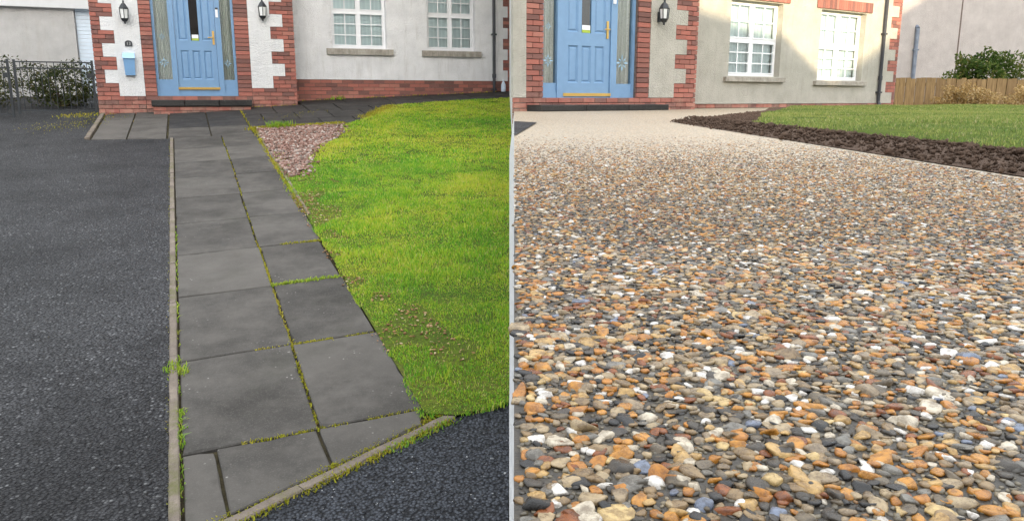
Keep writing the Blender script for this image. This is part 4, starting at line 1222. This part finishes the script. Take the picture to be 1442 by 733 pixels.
qr = [(.085 + P2 * k, .085 + P2 * (k + 3)) for k in (0, 6, 12, 18, 24, 30)]
for k in range(8, 50):
    mid = PR0 + (k + .5) * P2
    course_bricks(lst, [(10.42 if inside(qr, mid) else 10.16, ce)], k, PR0, W, P2)
finish_bricks(HR, lst, lambda q: -.15 < q[2] < 2.1)
HOLES2 = [(5.14, 6.57, .58, 1.90), (7.74, 9.24, .54, 1.88)]
MB().box(3.605, ce - .01, W + .012, W + .30, -.6, .09).build('plinth_wall', M['mortar'], HR)
wall_holes(3.62, 9.96, .085, TOPV, W - .016, W + .31, HOLES2).build('render_wall', M['render_cream'], HR)
MB().box(9.9601, ce - .01, W + .012, W + .30, .0905, TOPV).build('corner_wall', M['mortar'], HR)
panel(HR, teeth_poly(9.9605, 10.16, .0855, .085 + P2 * 48, 10.42, qr, +1), W - .017, W + .05, 'render_cream')
for i, (a, c, d, e) in enumerate(HOLES2):
    make_window(HR, a, c, d, e, (1.225, 1.20)[i], W + .11, sill_lip=.12, sill_h=.09)
    hd = MB(); x = a - .17
    hb = hd.box(a - .17, c + .17, W - .03, W - .0165, e + .02, e + .215).build('window_header', M['mortar'], HR)
    while x < c + .15:
        x2 = min(x + .075, c + .17)
        o = bpy.data.objects.new('brick', UNIT_BRICK); COL.objects.link(o); o.parent = hb
        o.location = (x + .003, W - .045, e + .022); o.scale = (x2 - x - .006, .02, .19); x = x2
make_door(HR, .535, 2.31, .94, 1.82, .165, .245, 2.31, .07, .12)
downpipe(HR, 9.86, W - .065, -.06, 4.9)
rf = MB(); rf.v = [(.3, .0, 4.95), (ce + .3, .0, 4.95), (ce + .3, 7.9, 4.95), (.3, 7.9, 4.95), (.3, 4.0, 7.2), (ce + .3, 4.0, 7.2)]
rf.f = [(0, 1, 5, 4), (2, 3, 4, 5), (1, 2, 5), (3, 0, 4), (3, 2, 1, 0)]
rf.build('roof', M['roof_tile'], HR)
MB().box(ce - .3, ce - .02, W + .31, 7.0, -.6, TOPV - .04).build('gable_wall', M['render_cream'], HR)
st = MB().box(.27, 2.66, -.30, .0, -.2, .02).build('doorstep', M['slab_dark'], HR)
for (a, c) in ((.25, 1.05), (1.055, 1.86), (1.865, 2.68)):
    MB().cbox(a, c, -.34, -.004, .0, .088, .010).build('step_slab', M['slab_dark'], st)
lantern(OR, TR, 2.72, 1.275, 'black lantern on cream panel right of the door facing the pebble drive', .92)

# ------------------------------------------------------------------ right background
FE = empty('timber_fence', (8.6, 18.2, 1.62)); tag(FE, 'low brown timber board fence right of the cream house', 'fence')
for i in range(46):
    x = i * .115; h = .86 + random.uniform(-.02, .02) - .0012 * i
    b = MB().box(x, x + .105, -.01 - (i % 2) * .014, .012 - (i % 2) * .014, 0, h)
    b.build('board', M['timber'], FE)
for z in (.25, .68): MB().box(0, 5.3, .013, .05, z, z + .07).build('rail', M['timber'], FE)
NB = empty('neighbour_house', (8.0, 25.5, 1.2)); tag(NB, 'grey beige rendered gable wall beyond the timber fence', 'house')
MB().box(0, 16, 0, 7, 0, 5.8).build('wall', M['render_grey'], NB)
b = MB(); b.v = [(-.3, -.3, 5.8), (16.3, -.3, 5.8), (16.3, 7.3, 5.8), (-.3, 7.3, 5.8), (-.3, 3.5, 8.4), (16.3, 3.5, 8.4)]
b.f = [(0, 1, 5, 4), (2, 3, 4, 5), (1, 2, 5), (3, 0, 4), (3, 2, 1, 0)]; b.build('roof', M['roof_tile'], NB)
b = MB().tube((4.72, -.06, .6), (4.72, -.06, 2.98), .06, k=10); b.tube((4.72, -.06, 2.98), (4.72, .05, 3.06), .06, k=10)
pp_ = b.build('soil_pipe', M['pipe_blue'], NB)
MB().box(4.64, 4.80, -.12, 0, 2.3, 2.35).build('pipe_bracket', M['pipe_blue'], pp_)
MB().box(6.05, 6.09, -.006, .0, .0, 5.7).build('movement_joint', M['mortar'], NB)
bush('evergreen_bush', (11.3, 19.2, 1.55), .85, .6, .78, 9000, .045, 'leaves_green', 'green evergreen bush rising above the timber fence', 'bush')
bush('dry_shrub', (9.95, 17.55, 1.62), .62, .35, .34, 4200, .03, 'leaves_gold', 'golden dry shrub in front of the timber fence', 'shrub')
bush('dry_shrub', (11.6, 17.4, 1.60), .8, .35, .38, 4200, .03, 'leaves_gold', 'golden dry shrub at the far right end of the fence', 'shrub')

# ------------------------------------------------------------------ houses across the road, behind the camera: they shade the gardens
def far_house(name, x0, x1, yc, dep, zb, ze, zr, hip0, hip1, label, wall):
    e = empty(name, ((x0 + x1) / 2, yc, zb)); tag(e, label, 'house', 'houses across the road')
    c = e.location
    L = lambda x, y, z: (x - c.x, y - c.y, z - c.z)
    b = MB(); b.box(x0 - c.x, x1 - c.x, -dep / 2, dep / 2, 0, ze - zb); b.build('wall', M[wall], e)
    o_ = .35
    rf = MB(); rf.v = [L(x0 - o_, yc - dep/2 - o_, ze), L(x1 + o_, yc - dep/2 - o_, ze), L(x1 + o_, yc + dep/2 + o_, ze), L(x0 - o_, yc + dep/2 + o_, ze), L(x0 + hip0, yc, zr), L(x1 - hip1, yc, zr)]
    rf.f = [(0, 1, 5, 4), (2, 3, 4, 5), (1, 2, 5), (3, 0, 4), (3, 2, 1, 0)]; rf.build('roof', M['roof_tile'], e)
    n = max(2, int((x1 - x0) / 3))
    for i in range(n):
        x = x0 + (x1 - x0) * (i + .5) / n - c.x
        for z in (1.0, 3.7):
            if z + 1.2 > ze - zb: continue
            f = frame_bars(x - .6, x + .6, z, z + 1.15, dep / 2 + .003, dep / 2 + .06, .07).build('window', M['upvc'], e)
            MB().box(x - .53, x + .53, dep / 2 + .004, dep / 2 + .02, z + .07, z + 1.08).build('pane', M['dark_glass'], f)
    return e
far_house('opposite_house', -24.0, 3.1, -12.0, 7.0, -.6, 7.6, 11.3, -.3, -.3, 'long tall house added unseen across the road to shade the lawn side', 'render_white')  # added unseen, kept tall so its shadow covers the whole lawn side
far_house('opposite_house', 3.104, 13.2, -12.0, 6.0, -.6, 5.35, 9.05, -.2, 5.3, 'hipped roof house across the road behind the drive side', 'render_cream')
far_house('opposite_house', 5.6, 48.0, -20.0, 8.0, -.6, 6.2, 15.6, 13.2, 3.0, 'large house farther back across the road', 'render_cream')
